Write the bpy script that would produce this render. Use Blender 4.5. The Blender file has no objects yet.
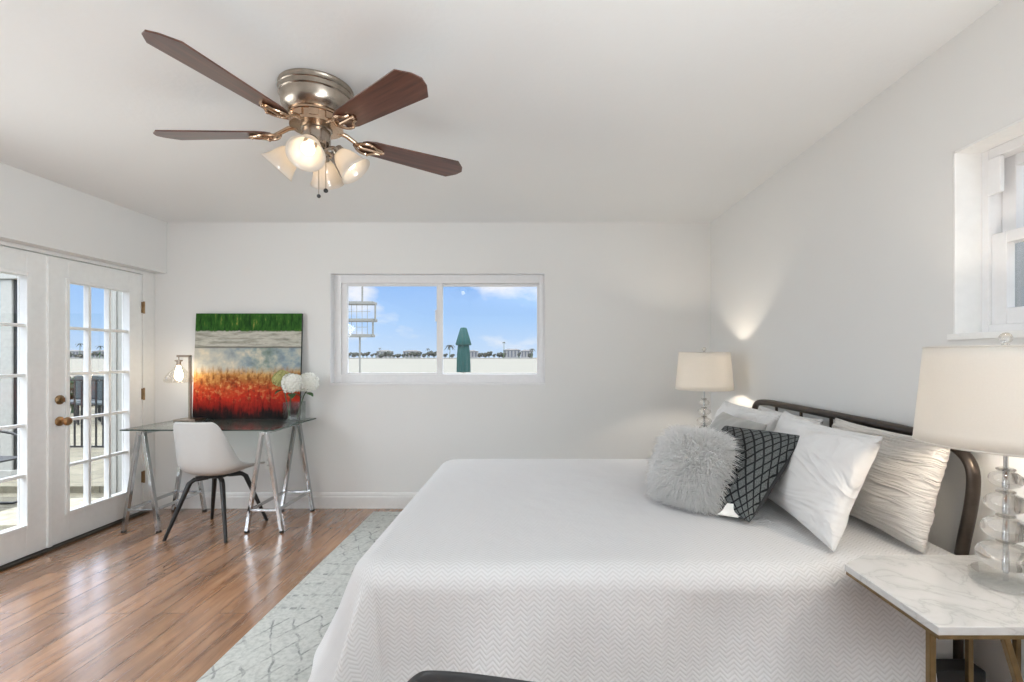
import bpy, bmesh, math, random
from mathutils import Vector, Matrix, noise

PI = math.pi
sc = bpy.context.scene
COL = sc.collection
def R(a): return math.radians(a)

# ------------------------------------------------------------------ camera
CAMZ = 1.299
cam_data = bpy.data.cameras.new('camera')
cam_data.sensor_width = 36.0
cam_data.lens = 483.0 / 1024.0 * 36.0
cam_data.shift_x = -24.0 / 1024.0
cam_data.shift_y = 15.0 / 1024.0
cam_data.clip_start = 0.02
cam_data.clip_end = 2000
cam = bpy.data.objects.new('camera', cam_data)
cam.location = (0, 0, CAMZ)
cam.rotation_euler = (R(90), 0, 0)
COL.objects.link(cam)
sc.camera = cam

# ------------------------------------------------------------------ view
sc.view_settings.view_transform = 'Standard'
sc.view_settings.look = 'None'
sc.view_settings.gamma = 1.0
sc.view_settings.use_curve_mapping = False
sc.view_settings.exposure = 0.26
sc.cycles.use_denoising = True
sc.cycles.max_bounces = 14
sc.cycles.diffuse_bounces = 8
sc.cycles.transparent_max_bounces = 16
sc.cycles.caustics_refractive = False
sc.cycles.caustics_reflective = False
sc.cycles.sample_clamp_indirect = 6.0

# ------------------------------------------------------------------ node helpers
def newmat(name):
    m = bpy.data.materials.new(name)
    m.use_nodes = True
    nt = m.node_tree
    nt.nodes.clear()
    out = nt.nodes.new('ShaderNodeOutputMaterial')
    return m, nt, out
def N(nt, kind, **kw):
    n = nt.nodes.new(kind)
    for k, v in kw.items():
        if k in ('operation', 'blend_type', 'data_type', 'noise_dimensions', 'distance', 'feature', 'wave_type', 'bands_direction', 'offset', 'squash', 'offset_frequency'):
            setattr(n, k, v)
        else:
            n.inputs[k].default_value = v
    return n
def L(nt, a, b): nt.links.new(a, b)
def ramp(nt, fac, stops, interp='LINEAR'):
    r = nt.nodes.new('ShaderNodeValToRGB')
    r.color_ramp.interpolation = interp
    e = r.color_ramp.elements
    while len(e) < len(stops): e.new(0.5)
    for i, (p, c) in enumerate(stops):
        e[i].position = p
        e[i].color = (c[0], c[1], c[2], 1) if hasattr(c, '__len__') else (c, c, c, 1)
    if fac is not None: L(nt, fac, r.inputs['Fac'])
    return r
def mth(nt, op, a, b=None, c=None):
    n = nt.nodes.new('ShaderNodeMath'); n.operation = op
    for i, v in enumerate((a, b, c)):
        if v is None: continue
        if isinstance(v, (int, float)): n.inputs[i].default_value = v
        else: L(nt, v, n.inputs[i])
    return n.outputs[0]
def mixc(nt, fac, a, b, blend='MIX'):
    n = nt.nodes.new('ShaderNodeMix'); n.data_type = 'RGBA'; n.blend_type = blend
    for sock, v in ((n.inputs[0], fac), (n.inputs[6], a), (n.inputs[7], b)):
        if isinstance(v, (int, float)): sock.default_value = v
        elif isinstance(v, tuple): sock.default_value = (v[0], v[1], v[2], 1)
        else: L(nt, v, sock)
    return n.outputs[2]
def srgb(r, g, b):
    f = lambda v: (v/255/12.92) if v/255 <= 0.04045 else ((v/255+0.055)/1.055)**2.4
    return (f(r), f(g), f(b))

def simple(name, col, rough=0.5, metal=0.0, noise_amt=0.06, noise_scale=30, bump=0.0, bump_scale=200, coat=0.0, sheen=0.0, spec=0.5, coords='Object'):
    m, nt, out = newmat(name)
    p = N(nt, 'ShaderNodeBsdfPrincipled', Roughness=rough, Metallic=metal)
    p.inputs['Specular IOR Level'].default_value = spec
    p.inputs['Coat Weight'].default_value = coat
    p.inputs['Sheen Weight'].default_value = sheen
    tc = N(nt, 'ShaderNodeTexCoord')
    if noise_amt > 0:
        nz = N(nt, 'ShaderNodeTexNoise', Scale=noise_scale, Detail=4.0)
        L(nt, tc.outputs[coords], nz.inputs['Vector'])
        a = tuple(max(0, c*(1-noise_amt)) for c in col); b = tuple(min(1, c*(1+noise_amt)) for c in col)
        r = ramp(nt, nz.outputs['Fac'], [(0.3, a), (0.7, b)])
        L(nt, r.outputs[0], p.inputs['Base Color'])
    else:
        p.inputs['Base Color'].default_value = (*col, 1)
    if bump > 0:
        n2 = N(nt, 'ShaderNodeTexNoise', Scale=bump_scale, Detail=3.0)
        L(nt, tc.outputs[coords], n2.inputs['Vector'])
        bp = N(nt, 'ShaderNodeBump', Strength=bump, Distance=0.002)
        L(nt, n2.outputs['Fac'], bp.inputs['Height'])
        L(nt, bp.outputs[0], p.inputs['Normal'])
    L(nt, p.outputs[0], out.inputs[0])
    return m

def pane_mat(name, tint=(1, 1, 1), ior=1.45, rough=0.0):
    # thin architectural glass: clear transmission plus a Fresnel reflection
    m, nt, out = newmat(name)
    t = N(nt, 'ShaderNodeBsdfTransparent'); t.inputs[0].default_value = (*tint, 1)
    g = N(nt, 'ShaderNodeBsdfGlossy', Roughness=rough)
    g.inputs[0].default_value = (1, 1, 1, 1)
    lw = N(nt, 'ShaderNodeLayerWeight', Blend=0.5)
    f0 = ((ior-1)/(ior+1))**2
    fr = mth(nt, 'ADD', mth(nt, 'MULTIPLY', mth(nt, 'POWER', lw.outputs['Facing'], 5.0), 1-f0), f0)
    mx = N(nt, 'ShaderNodeMixShader')
    L(nt, fr, mx.inputs[0]); L(nt, t.outputs[0], mx.inputs[1]); L(nt, g.outputs[0], mx.inputs[2])
    L(nt, mx.outputs[0], out.inputs[0])
    return m

# ------------------------------------------------------------------ world: blue sky with loose white clouds
w = bpy.data.worlds.new('sky'); sc.world = w; w.use_nodes = True
nt = w.node_tree; nt.nodes.clear()
wo = nt.nodes.new('ShaderNodeOutputWorld')
bg = nt.nodes.new('ShaderNodeBackground')
tc = nt.nodes.new('ShaderNodeTexCoord')
sep = nt.nodes.new('ShaderNodeSeparateXYZ'); L(nt, tc.outputs['Generated'], sep.inputs[0])
grad = ramp(nt, sep.outputs['Z'], [(0.0, srgb(196, 220, 247)), (0.07, srgb(168, 206, 249)), (0.20, srgb(128, 178, 246)), (0.42, srgb(225, 232, 240))])
mp = nt.nodes.new('ShaderNodeMapping'); mp.inputs['Scale'].default_value = (1.0, 1.0, 2.2); mp.inputs['Location'].default_value = (3.3, 0.3, 1.3)
L(nt, tc.outputs['Generated'], mp.inputs[0])
nz = N(nt, 'ShaderNodeTexNoise', Scale=4.6, Detail=7.0, Roughness=0.55); L(nt, mp.outputs[0], nz.inputs['Vector'])
cl = ramp(nt, nz.outputs['Fac'], [(0.52, 0.0), (0.66, 1.0)])
cm = mth(nt, 'MULTIPLY', cl.outputs[0], 0.9)
skyc = mixc(nt, cm, grad.outputs[0], srgb(243, 245, 250))
L(nt, skyc, bg.inputs['Color']); hz = N(nt, 'ShaderNodeMapRange'); hz.interpolation_type = 'SMOOTHSTEP'     # sky strength raised above the view to boost door light and floor reflection
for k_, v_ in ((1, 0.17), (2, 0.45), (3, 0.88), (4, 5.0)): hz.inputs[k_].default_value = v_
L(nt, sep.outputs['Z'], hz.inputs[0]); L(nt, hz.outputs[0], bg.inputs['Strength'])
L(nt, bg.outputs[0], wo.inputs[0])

# ------------------------------------------------------------------ sun and added fill lights
sd = bpy.data.lights.new('sun', 'SUN'); sd.energy = 1.0; sd.angle = R(1.0); sd.color = (1.0, 0.96, 0.9)
so = bpy.data.objects.new('sun', sd); COL.objects.link(so)
so.rotation_euler = Vector((-0.03, 0.45, -0.88)).to_track_quat('-Z', 'Y').to_euler()
# area fill lights set in the added side windows, aimed level, up and down
def fill_light(name, loc, direction, sx, sy, power, col=(1.0, 0.985, 0.965)):
    d = bpy.data.lights.new(name, 'AREA'); d.shape = 'RECTANGLE'; d.size = sx; d.size_y = sy; d.energy = power; d.color = col
    o = bpy.data.objects.new(name, d); COL.objects.link(o); o.location = loc
    o.rotation_euler = Vector(direction).to_track_quat('-Z', 'Z').to_euler()
    return o
fill_light('right_fill', (1.60, -1.05, 1.45), (-1, 0.0, 0.0), 2.3, 1.25, 22, (0.93, 0.985, 1.0))
fill_light('right_fill_up', (1.60, -1.05, 1.20), (-0.55, -0.05, 0.85), 2.3, 0.9, 172, (0.91, 0.98, 1.02))
fill_light('left_fill', (-3.36, 1.45, 1.35), (1, 0.25, -0.6), 1.35, 1.5, 34, (0.93, 0.985, 1.0))

# ------------------------------------------------------------------ geometry helpers (world coordinates)
def B(): return bmesh.new()
def box(bm, x0, x1, y0, y1, z0, z1, M=None):
    co = [(x, y, z) for x in (x0, x1) for y in (y0, y1) for z in (z0, z1)]
    vs = [bm.verts.new(M @ Vector(c) if M else c) for c in co]
    for f in ((0, 1, 3, 2), (4, 6, 7, 5), (0, 4, 5, 1), (2, 3, 7, 6), (0, 2, 6, 4), (1, 5, 7, 3)):
        bm.faces.new([vs[i] for i in f])
    return vs
def tube(bm, pts, r, seg=10, closed=False, scale=(1, 1)):
    pts = [Vector(p) for p in pts]; n = len(pts)
    rr = r if hasattr(r, '__len__') else [r]*n
    tang = []
    for i in range(n):
        a = pts[(i-1) % n] if (closed or i > 0) else pts[i]
        b = pts[(i+1) % n] if (closed or i < n-1) else pts[i]
        tang.append((b-a).normalized())
    up = Vector((0, 0, 1)) if abs(tang[0].z) < 0.9 else Vector((0, 1, 0))
    u = tang[0].cross(up).normalized()
    rings = []
    for i in range(n):
        u = (u - tang[i]*u.dot(tang[i])).normalized()
        v = tang[i].cross(u)
        rings.append([bm.verts.new(pts[i] + (u*math.cos(2*PI*k/seg)*scale[0] + v*math.sin(2*PI*k/seg)*scale[1])*rr[i]) for k in range(seg)])
    for i in range(n if closed else n-1):
        a, b = rings[i], rings[(i+1) % n]
        for k in range(seg): bm.faces.new((a[k], a[(k+1) % seg], b[(k+1) % seg], b[k]))
    if not closed:
        bm.faces.new(list(reversed(rings[0]))); bm.faces.new(rings[-1])
def bar(bm, p, q, w, h):      # square section bar between two points
    tube(bm, [p, q], 1.0, 4, scale=(w*0.7071, h*0.7071)) if False else _bar(bm, p, q, w, h)
def _bar(bm, p, q, w, h):
    p, q = Vector(p), Vector(q); t = (q-p).normalized()
    ref = Vector((0, 1, 0)) if abs(t.y) < 0.8 else Vector((0, 0, 1))
    u = t.cross(ref).normalized(); v = t.cross(u)
    vs = []
    for c in (p, q):
        for a, b in ((-1, -1), (1, -1), (1, 1), (-1, 1)): vs.append(bm.verts.new(c + u*a*w/2 + v*b*h/2))
    for f in ((3, 2, 1, 0), (4, 5, 6, 7), (0, 1, 5, 4), (1, 2, 6, 5), (2, 3, 7, 6), (3, 0, 4, 7)): bm.faces.new([vs[i] for i in f])
def lathe(bm, prof, c=(0, 0, 0), seg=32, M=None, cap=True):
    c = Vector(c); rings = []
    for r, z in prof:
        ring = []
        for k in range(seg):
            a = 2*PI*k/seg; p = Vector((r*math.cos(a), r*math.sin(a), z))
            ring.append(bm.verts.new((M @ p if M else p) + c))
        rings.append(ring)
    for a, b in zip(rings, rings[1:]):
        for k in range(seg): bm.faces.new((a[k], a[(k+1) % seg], b[(k+1) % seg], b[k]))
    if cap:
        bm.faces.new(list(reversed(rings[0]))); bm.faces.new(rings[-1])
def prism(bm, poly, z0, z1, M=None):
    a = [bm.verts.new((M @ Vector((x, y, z0))) if M else (x, y, z0)) for x, y in poly]
    b = [bm.verts.new((M @ Vector((x, y, z1))) if M else (x, y, z1)) for x, y in poly]
    n = len(poly)
    bm.faces.new(list(reversed(a))); bm.faces.new(b)
    for i in range(n): bm.faces.new((a[i], a[(i+1) % n], b[(i+1) % n], b[i]))
def ring_frame(bm, axis, d0, d1, a0, a1, z0, z1, wl, wr, wb, wt):
    # rectangular frame; axis 'Y': spans X (a) and Z, thickness along Y; axis 'X': spans Y (a) and Z
    def bx(aa0, aa1, zz0, zz1):
        if axis == 'Y': box(bm, aa0, aa1, d0, d1, zz0, zz1)
        else: box(bm, d0, d1, aa0, aa1, zz0, zz1)
    bx(a0, a0+wl, z0, z1); bx(a1-wr, a1, z0, z1)
    bx(a0+wl, a1-wr, z0, z0+wb); bx(a0+wl, a1-wr, z1-wt, z1)
def ball(bm, c, r, seg=16, sz=1.0):
    m = Matrix.Translation(Vector(c)) @ Matrix.Diagonal((r, r, r*sz, 1))
    bmesh.ops.create_uvsphere(bm, u_segments=seg, v_segments=max(6, seg//2), radius=1.0, matrix=m)

def link(name, bm, mat, parent=None, root=None, smooth=False, bevel=0.0, bevseg=2, subsurf=0, solid=0.0, recalc=True, angle=40):
    if recalc: bmesh.ops.recalc_face_normals(bm, faces=bm.faces)
    me = bpy.data.meshes.new(name); bm.to_mesh(me); bm.free()
    if root is not None: me.transform(Matrix.Translation(-Vector(root)))
    for m in (mat if isinstance(mat, (list, tuple)) else [mat]): me.materials.append(m)
    o = bpy.data.objects.new(name, me); COL.objects.link(o)
    if smooth:
        for p in me.polygons: p.use_smooth = True
    if solid:
        md = o.modifiers.new('solid', 'SOLIDIFY'); md.thickness = solid; md.offset = 0
    if bevel:
        md = o.modifiers.new('bevel', 'BEVEL'); md.width = bevel; md.segments = bevseg; md.limit_method = 'ANGLE'; md.angle_limit = R(35); md.harden_normals = True
        for p in me.polygons: p.use_smooth = True
    if subsurf:
        md = o.modifiers.new('sub', 'SUBSURF'); md.levels = subsurf; md.render_levels = subsurf
    if (smooth or bevel) and not subsurf:
        me.set_sharp_from_angle(angle=R(angle)) if not bevel else None
    if parent is not None: o.parent = parent
    return o
def tag(o, label, cat, group=None, kind=None):
    o['label'] = label; o['category'] = cat
    if group: o['group'] = group
    if kind: o['kind'] = kind
    return o
class Thing:
    def __init__(self, name, label, cat, loc, group=None):
        self.o = bpy.data.objects.new(name, None); COL.objects.link(self.o)
        self.o.empty_display_size = 0.05
        self.o.location = loc; self.loc = Vector(loc); tag(self.o, label, cat, group)
    def part(self, name, bm, mat, under=None, label=None, **kw):
        p = link(name, bm, mat, under if under is not None else self.o, self.loc, **kw)
        if label: p['label'] = label
        return p
def solo(name, bm, mat, loc, label, cat, group=None, **kw):
    o = link(name, bm, mat, None, loc, **kw); o.location = loc
    return tag(o, label, cat, group)
def struct(name, bm, mat, parent=None, **kw):
    o = link(name, bm, mat, parent, **kw); o['kind'] = 'structure'
    return o
def dup(root, loc, label, group=None, rotz=None):
    r = root.copy(); COL.objects.link(r); r.location = loc
    if rotz is not None: r.rotation_euler = (0, 0, rotz)
    r['label'] = label
    if group: r['group'] = group
    for ch in list(root.children):
        c = ch.copy(); COL.objects.link(c); c.parent = r
        if c.type == 'LIGHT': pass
        for g in list(ch.children):
            d = g.copy(); COL.objects.link(d); d.parent = c
    return r

# ------------------------------------------------------------------ materials
def wall_paint(name, col, bump=0.12, scale=90):
    m, nt, out = newmat(name)
    p = N(nt, 'ShaderNodeBsdfPrincipled', Roughness=0.75); p.inputs['Specular IOR Level'].default_value = 0.25
    tc = N(nt, 'ShaderNodeTexCoord')
    n1 = N(nt, 'ShaderNodeTexNoise', Scale=1.5, Detail=3.0); L(nt, tc.outputs['Object'], n1.inputs['Vector'])
    r = ramp(nt, n1.outputs['Fac'], [(0.3, tuple(c*0.985 for c in col)), (0.7, col)])
    L(nt, r.outputs[0], p.inputs['Base Color'])
    n2 = N(nt, 'ShaderNodeTexNoise', Scale=scale, Detail=3.0); L(nt, tc.outputs['Object'], n2.inputs['Vector'])
    b = N(nt, 'ShaderNodeBump', Strength=bump, Distance=0.003); L(nt, n2.outputs['Fac'], b.inputs['Height']); L(nt, b.outputs[0], p.inputs['Normal'])
    L(nt, p.outputs[0], out.inputs[0]); return m
M_WALL = wall_paint('wall_paint', (0.785, 0.785, 0.775))
M_CEIL = wall_paint('ceiling_paint', (0.84, 0.85, 0.85), 0.3, 45)
M_TRIM = simple('white_trim_paint', (0.80, 0.80, 0.79), 0.35, noise_amt=0.02)
M_DOOR = simple('white_door_paint', (0.86, 0.87, 0.865), 0.35, noise_amt=0.02)
M_VINYL = simple('white_vinyl_frame', (0.80, 0.80, 0.81), 0.4, noise_amt=0.02)
M_REVEAL = simple('white_reveal_plaster', (0.85, 0.85, 0.84), 0.6, noise_amt=0.02)
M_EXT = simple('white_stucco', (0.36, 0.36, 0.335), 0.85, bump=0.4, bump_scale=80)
M_PANE = pane_mat('window_glass')
M_BRONZE = simple('dark_bronze_metal', (0.075, 0.06, 0.05), 0.36, 0.75, noise_amt=0.15)
M_THRESH = simple('bronze_threshold', (0.07, 0.06, 0.05), 0.45, 0.6)
M_BRASS = simple('antique_brass', (0.42, 0.26, 0.13), 0.3, 1.0, noise_amt=0.2)
M_HINGE = simple('aged_brass_hinge', (0.30, 0.20, 0.11), 0.4, 1.0, noise_amt=0.2)
M_CHROME = simple('chrome', (0.56, 0.57, 0.58), 0.14, 1.0, noise_amt=0.03)
M_NICKEL = simple('brushed_nickel', (0.40, 0.33, 0.27), 0.28, 1.0, noise_amt=0.1)
M_FANMETAL = simple('warm_brushed_nickel', (0.40, 0.345, 0.29), 0.26, 1.0, noise_amt=0.12)
M_IRON = simple('blade_iron_bronze', (0.52, 0.37, 0.26), 0.25, 1.0, noise_amt=0.1)
M_BLACK = simple('black_metal', (0.018, 0.018, 0.018), 0.4, 0.2)
M_BLACKPL = simple('black_plastic', (0.02, 0.02, 0.021), 0.45)
M_RUBBER = simple('black_rubber', (0.03, 0.03, 0.03), 0.7)
M_WHITEPL = simple('white_moulded_plastic', (0.57, 0.57, 0.56), 0.35, noise_amt=0.01)
M_GOLD = simple('dark_gold_metal', (0.21, 0.145, 0.07), 0.35, 0.9, noise_amt=0.15)
M_OUTLET = simple('outlet_plastic', (0.82, 0.82, 0.80), 0.4, noise_amt=0.01)
M_GREENLEAF = simple('dark_green_leaf', (0.07, 0.14, 0.05), 0.6, noise_amt=0.4, noise_scale=60)
M_STEM = simple('green_stem', (0.06, 0.11, 0.045), 0.6, noise_amt=0.3)
M_PETAL = simple('white_petal', (0.86, 0.86, 0.80), 0.6, noise_amt=0.05, noise_scale=80)
M_PETALG = simple('pale_green_petal', (0.50, 0.49, 0.20), 0.6, noise_amt=0.3, noise_scale=80)
M_TEAL = simple('teal_canvas', (0.002, 0.05, 0.047), 0.85, noise_amt=0.15, bump=0.2)
M_CARD = simple('white_label_card', (0.82, 0.81, 0.78), 0.6)

def glass_mat(name, tint=(1, 1, 1), ior=1.5, rough=0.0, clear=0.3):
    m, nt, out = newmat(name)
    p = N(nt, 'ShaderNodeBsdfPrincipled', Roughness=rough, IOR=ior)
    p.inputs['Base Color'].default_value = (*tint, 1); p.inputs['Transmission Weight'].default_value = 1.0
    # clear to shadow and secondary light like thin crystal
    t = N(nt, 'ShaderNodeBsdfTransparent'); t.inputs[0].default_value = (*tint, 1)
    mx = N(nt, 'ShaderNodeMixShader'); mx.inputs[0].default_value = clear
    L(nt, p.outputs[0], mx.inputs[1]); L(nt, t.outputs[0], mx.inputs[2])
    L(nt, mx.outputs[0], out.inputs[0]); return m
M_CRYSTAL = glass_mat('crystal_glass', (0.99, 0.98, 0.96))
M_CRYSTALBASE = pane_mat('crystal_base_glass', (0.95, 0.95, 0.94), 1.5)
M_VASE = pane_mat('vase_glass', (0.88, 0.89, 0.88), 1.28)
M_BULBGLASS = pane_mat('clear_bulb_shade', (0.97, 0.96, 0.94), 1.4)
M_DESKGLASS = pane_mat('desk_glass', (0.70, 0.76, 0.73), 1.55)
M_GLASSEDGE = simple('desk_glass_edge', (0.035, 0.06, 0.05), 0.15)

def emit(name, col, s):
    m, nt, out = newmat(name)
    e = N(nt, 'ShaderNodeEmission', Strength=s); e.inputs[0].default_value = (*col, 1)
    L(nt, e.outputs[0], out.inputs[0]); return m
M_BULB = emit('lit_bulb', (1.0, 0.84, 0.62), 4.5)
M_BULBHOT = emit('lit_filament_bulb', (1.0, 0.82, 0.60), 22.0)
def translucent(name, col, tcol, f=0.45, gloss=0.0):
    m, nt, out = newmat(name)
    d = N(nt, 'ShaderNodeBsdfDiffuse'); t = N(nt, 'ShaderNodeBsdfTranslucent')
    tc = N(nt, 'ShaderNodeTexCoord'); nz = N(nt, 'ShaderNodeTexNoise', Scale=250.0, Detail=2.0); L(nt, tc.outputs['Object'], nz.inputs['Vector'])
    r = ramp(nt, nz.outputs['Fac'], [(0.3, tuple(c*0.96 for c in col)), (0.7, col)])
    L(nt, r.outputs[0], d.inputs[0]); t.inputs[0].default_value = (*tcol, 1)
    mx = N(nt, 'ShaderNodeMixShader'); mx.inputs[0].default_value = f
    L(nt, d.outputs[0], mx.inputs[1]); L(nt, t.outputs[0], mx.inputs[2])
    last = mx.outputs[0]
    if gloss:
        g = N(nt, 'ShaderNodeBsdfGlossy', Roughness=0.15); m2 = N(nt, 'ShaderNodeMixShader'); m2.inputs[0].default_value = gloss
        L(nt, last, m2.inputs[1]); L(nt, g.outputs[0], m2.inputs[2]); last = m2.outputs[0]
    L(nt, last, out.inputs[0]); return m
M_FUR = translucent('white_fur', (0.97, 0.965, 0.955), (0.97, 0.965, 0.95), 0.2)
M_SHADE = translucent('linen_lamp_shade', (0.80, 0.79, 0.77), (0.88, 0.85, 0.80), 0.5)
M_FROST = translucent('frosted_glass_shade', (0.84, 0.80, 0.75), (0.88, 0.80, 0.70), 0.5, 0.06)

def floor_mat():
    m, nt, out = newmat('wood_plank_floor')
    p = N(nt, 'ShaderNodeBsdfPrincipled'); tc = N(nt, 'ShaderNodeTexCoord')
    mp = N(nt, 'ShaderNodeMapping'); mp.inputs['Rotation'].default_value = (0, 0, R(90)); L(nt, tc.outputs['Object'], mp.inputs[0])
    br = N(nt, 'ShaderNodeTexBrick', Scale=1.0)
    br.offset = 0.37; br.offset_frequency = 2; br.squash = 1.0
    br.inputs['Brick Width'].default_value = 1.22; br.inputs['Row Height'].default_value = 0.146
    br.inputs['Mortar Size'].default_value = 0.0024; br.inputs['Mortar Smooth'].default_value = 0.3
    br.inputs['Color1'].default_value = (0, 0, 0, 1); br.inputs['Color2'].default_value = (1, 1, 1, 1); br.inputs['Mortar'].default_value = (0.5, 0.5, 0.5, 1)
    L(nt, mp.outputs[0], br.inputs['Vector'])
    # grain stretched along the plank
    m2 = N(nt, 'ShaderNodeMapping'); m2.inputs['Scale'].default_value = (26, 2.2, 1); L(nt, tc.outputs['Object'], m2.inputs[0])
    addv = N(nt, 'ShaderNodeVectorMath'); addv.operation = 'ADD'
    cmb = N(nt, 'ShaderNodeCombineXYZ'); L(nt, mth(nt, 'MULTIPLY', br.outputs['Color'], 7.0), cmb.inputs[2])
    L(nt, m2.outputs[0], addv.inputs[0]); L(nt, cmb.outputs[0], addv.inputs[1])
    g = N(nt, 'ShaderNodeTexNoise', Scale=1.0, Detail=7.0, Roughness=0.62); L(nt, addv.outputs[0], g.inputs['Vector'])
    m3 = N(nt, 'ShaderNodeMapping'); m3.inputs['Scale'].default_value = (6, 1.3, 1); L(nt, tc.outputs['Object'], m3.inputs[0])
    g2 = N(nt, 'ShaderNodeTexNoise', Scale=1.0, Detail=4.0); L(nt, m3.outputs[0], g2.inputs['Vector'])
    c = ramp(nt, g.outputs['Fac'], [(0.25, srgb(104, 72, 50)), (0.45, srgb(146, 106, 76)), (0.60, srgb(166, 124, 92)), (0.8, srgb(192, 154, 122))])
    c2 = ramp(nt, g2.outputs['Fac'], [(0.3, (0.66, 0.63, 0.62)), (0.55, (1, 1, 1)), (0.75, (1.12, 1.10, 1.08))])
    cc = mixc(nt, 1.0, c.outputs[0], c2.outputs[0], 'MULTIPLY')
    pl = ramp(nt, br.outputs['Color'], [(0.0, (0.82, 0.80, 0.79)), (1.0, (1.1, 1.1, 1.1))])
    cc = mixc(nt, 1.0, cc, pl.outputs[0], 'MULTIPLY')
    cc = mixc(nt, mth(nt, 'MULTIPLY', br.outputs['Fac'], 0.55), cc, srgb(60, 40, 28))
    L(nt, cc, p.inputs['Base Color'])
    rr = ramp(nt, g.outputs['Fac'], [(0.3, 0.30), (0.7, 0.22)])
    L(nt, rr.outputs[0], p.inputs['Roughness'])
    # hand scraped ripples across the boards
    m4 = N(nt, 'ShaderNodeMapping'); m4.inputs['Scale'].default_value = (30, 5, 1); L(nt, tc.outputs['Object'], m4.inputs[0])
    g3 = N(nt, 'ShaderNodeTexNoise', Scale=1.0, Detail=2.0); L(nt, m4.outputs[0], g3.inputs['Vector'])
    hh = mth(nt, 'SUBTRACT', g3.outputs['Fac'], mth(nt, 'MULTIPLY', br.outputs['Fac'], 1.2))
    b = N(nt, 'ShaderNodeBump', Strength=0.35, Distance=0.0025); L(nt, hh, b.inputs['Height']); L(nt, b.outputs[0], p.inputs['Normal'])
    p.inputs['Specular IOR Level'].default_value = 0.7; p.inputs['Coat Weight'].default_value = 0.7; p.inputs['Coat Roughness'].default_value = 0.2
    L(nt, p.outputs[0], out.inputs[0]); return m
M_FLOOR = floor_mat()

def fabric(name, col, rough=0.9, weave=600, bump=0.15, vary=0.04):
    return simple(name, col, rough, noise_amt=vary, noise_scale=12, bump=bump, bump_scale=weave, sheen=0.15, spec=0.2)
def creased(name, col, scale, strength, dist, rot=0.0):
    m, nt, out = newmat(name)
    p = N(nt, 'ShaderNodeBsdfPrincipled', Roughness=0.88); p.inputs['Specular IOR Level'].default_value = 0.2; p.inputs['Sheen Weight'].default_value = 0.15
    p.inputs['Base Color'].default_value = (*col, 1)
    uv = N(nt, 'ShaderNodeUVMap'); mp = N(nt, 'ShaderNodeMapping'); mp.inputs['Rotation'].default_value = (0, 0, R(rot)); mp.inputs['Scale'].default_value = (*scale, 1); L(nt, uv.outputs[0], mp.inputs[0])
    n = N(nt, 'ShaderNodeTexNoise', Scale=1.0, Detail=3.0, Roughness=0.45, Distortion=0.8); L(nt, mp.outputs[0], n.inputs['Vector'])
    h = mth(nt, 'ABSOLUTE', mth(nt, 'SUBTRACT', n.outputs['Fac'], 0.5))
    b = N(nt, 'ShaderNodeBump', Strength=strength, Distance=dist); L(nt, h, b.inputs['Height'])
    n2 = N(nt, 'ShaderNodeTexNoise', Scale=250.0); L(nt, uv.outputs[0], n2.inputs['Vector'])
    b2 = N(nt, 'ShaderNodeBump', Strength=0.12, Distance=0.002); L(nt, n2.outputs['Fac'], b2.inputs['Height']); L(nt, b.outputs[0], b2.inputs['Normal'])
    L(nt, b2.outputs[0], p.inputs['Normal']); L(nt, p.outputs[0], out.inputs[0]); return m
M_COTTON = creased('white_cotton', (0.74, 0.738, 0.735), (2.2, 3.6), 0.8, 0.07, 35)
M_LINEN = creased('cream_linen', (0.70, 0.68, 0.65), (2.6, 17), 0.9, 0.03)
M_SATIN = simple('grey_satin', (0.33, 0.33, 0.315), 0.42, noise_amt=0.06, noise_scale=6, sheen=0.2)
M_CUSHBLACK = fabric('black_cushion_cloth', (0.02, 0.02, 0.022))
M_MATTRESS = fabric('white_mattress_ticking', (0.78, 0.77, 0.75))

def spread_mat():
    m, nt, out = newmat('white_chevron_quilt')
    p = N(nt, 'ShaderNodeBsdfPrincipled', Roughness=0.85); p.inputs['Specular IOR Level'].default_value = 0.2; p.inputs['Sheen Weight'].default_value = 0.15
    uv = N(nt, 'ShaderNodeUVMap'); sep = N(nt, 'ShaderNodeSeparateXYZ'); L(nt, uv.outputs[0], sep.inputs[0])
    per = 0.042; q = 0.0145
    tri = mth(nt, 'PINGPONG', mth(nt, 'DIVIDE', sep.outputs[0], per), 0.5)      # 0..0.5
    v = mth(nt, 'ADD', mth(nt, 'DIVIDE', sep.outputs[1], q), mth(nt, 'MULTIPLY', tri, 2.6))
    h = mth(nt, 'PINGPONG', v, 0.5)
    hs = mth(nt, 'SMOOTH_MIN', h, 0.42, 0.2)
    nz = N(nt, 'ShaderNodeTexNoise', Scale=5.0, Detail=4.0); L(nt, uv.outputs[0], nz.inputs['Vector'])
    n3 = N(nt, 'ShaderNodeTexNoise', Scale=350.0, Detail=2.0); L(nt, uv.outputs[0], n3.inputs['Vector'])
    hh = mth(nt, 'ADD', hs, mth(nt, 'MULTIPLY', n3.outputs['Fac'], 0.15))
    b = N(nt, 'ShaderNodeBump', Strength=0.6, Distance=0.0035); L(nt, hh, b.inputs['Height'])
    b2 = N(nt, 'ShaderNodeBump', Strength=0.3, Distance=0.03); L(nt, nz.outputs['Fac'], b2.inputs['Height']); L(nt, b.outputs[0], b2.inputs['Normal'])
    L(nt, b2.outputs[0], p.inputs['Normal'])
    r = ramp(nt, hs, [(0.0, (0.56, 0.555, 0.555)), (0.3, (0.675, 0.675, 0.68))])
    L(nt, r.outputs[0], p.inputs['Base Color'])
    L(nt, p.outputs[0], out.inputs[0]); return m
M_SPREAD = spread_mat()

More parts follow.
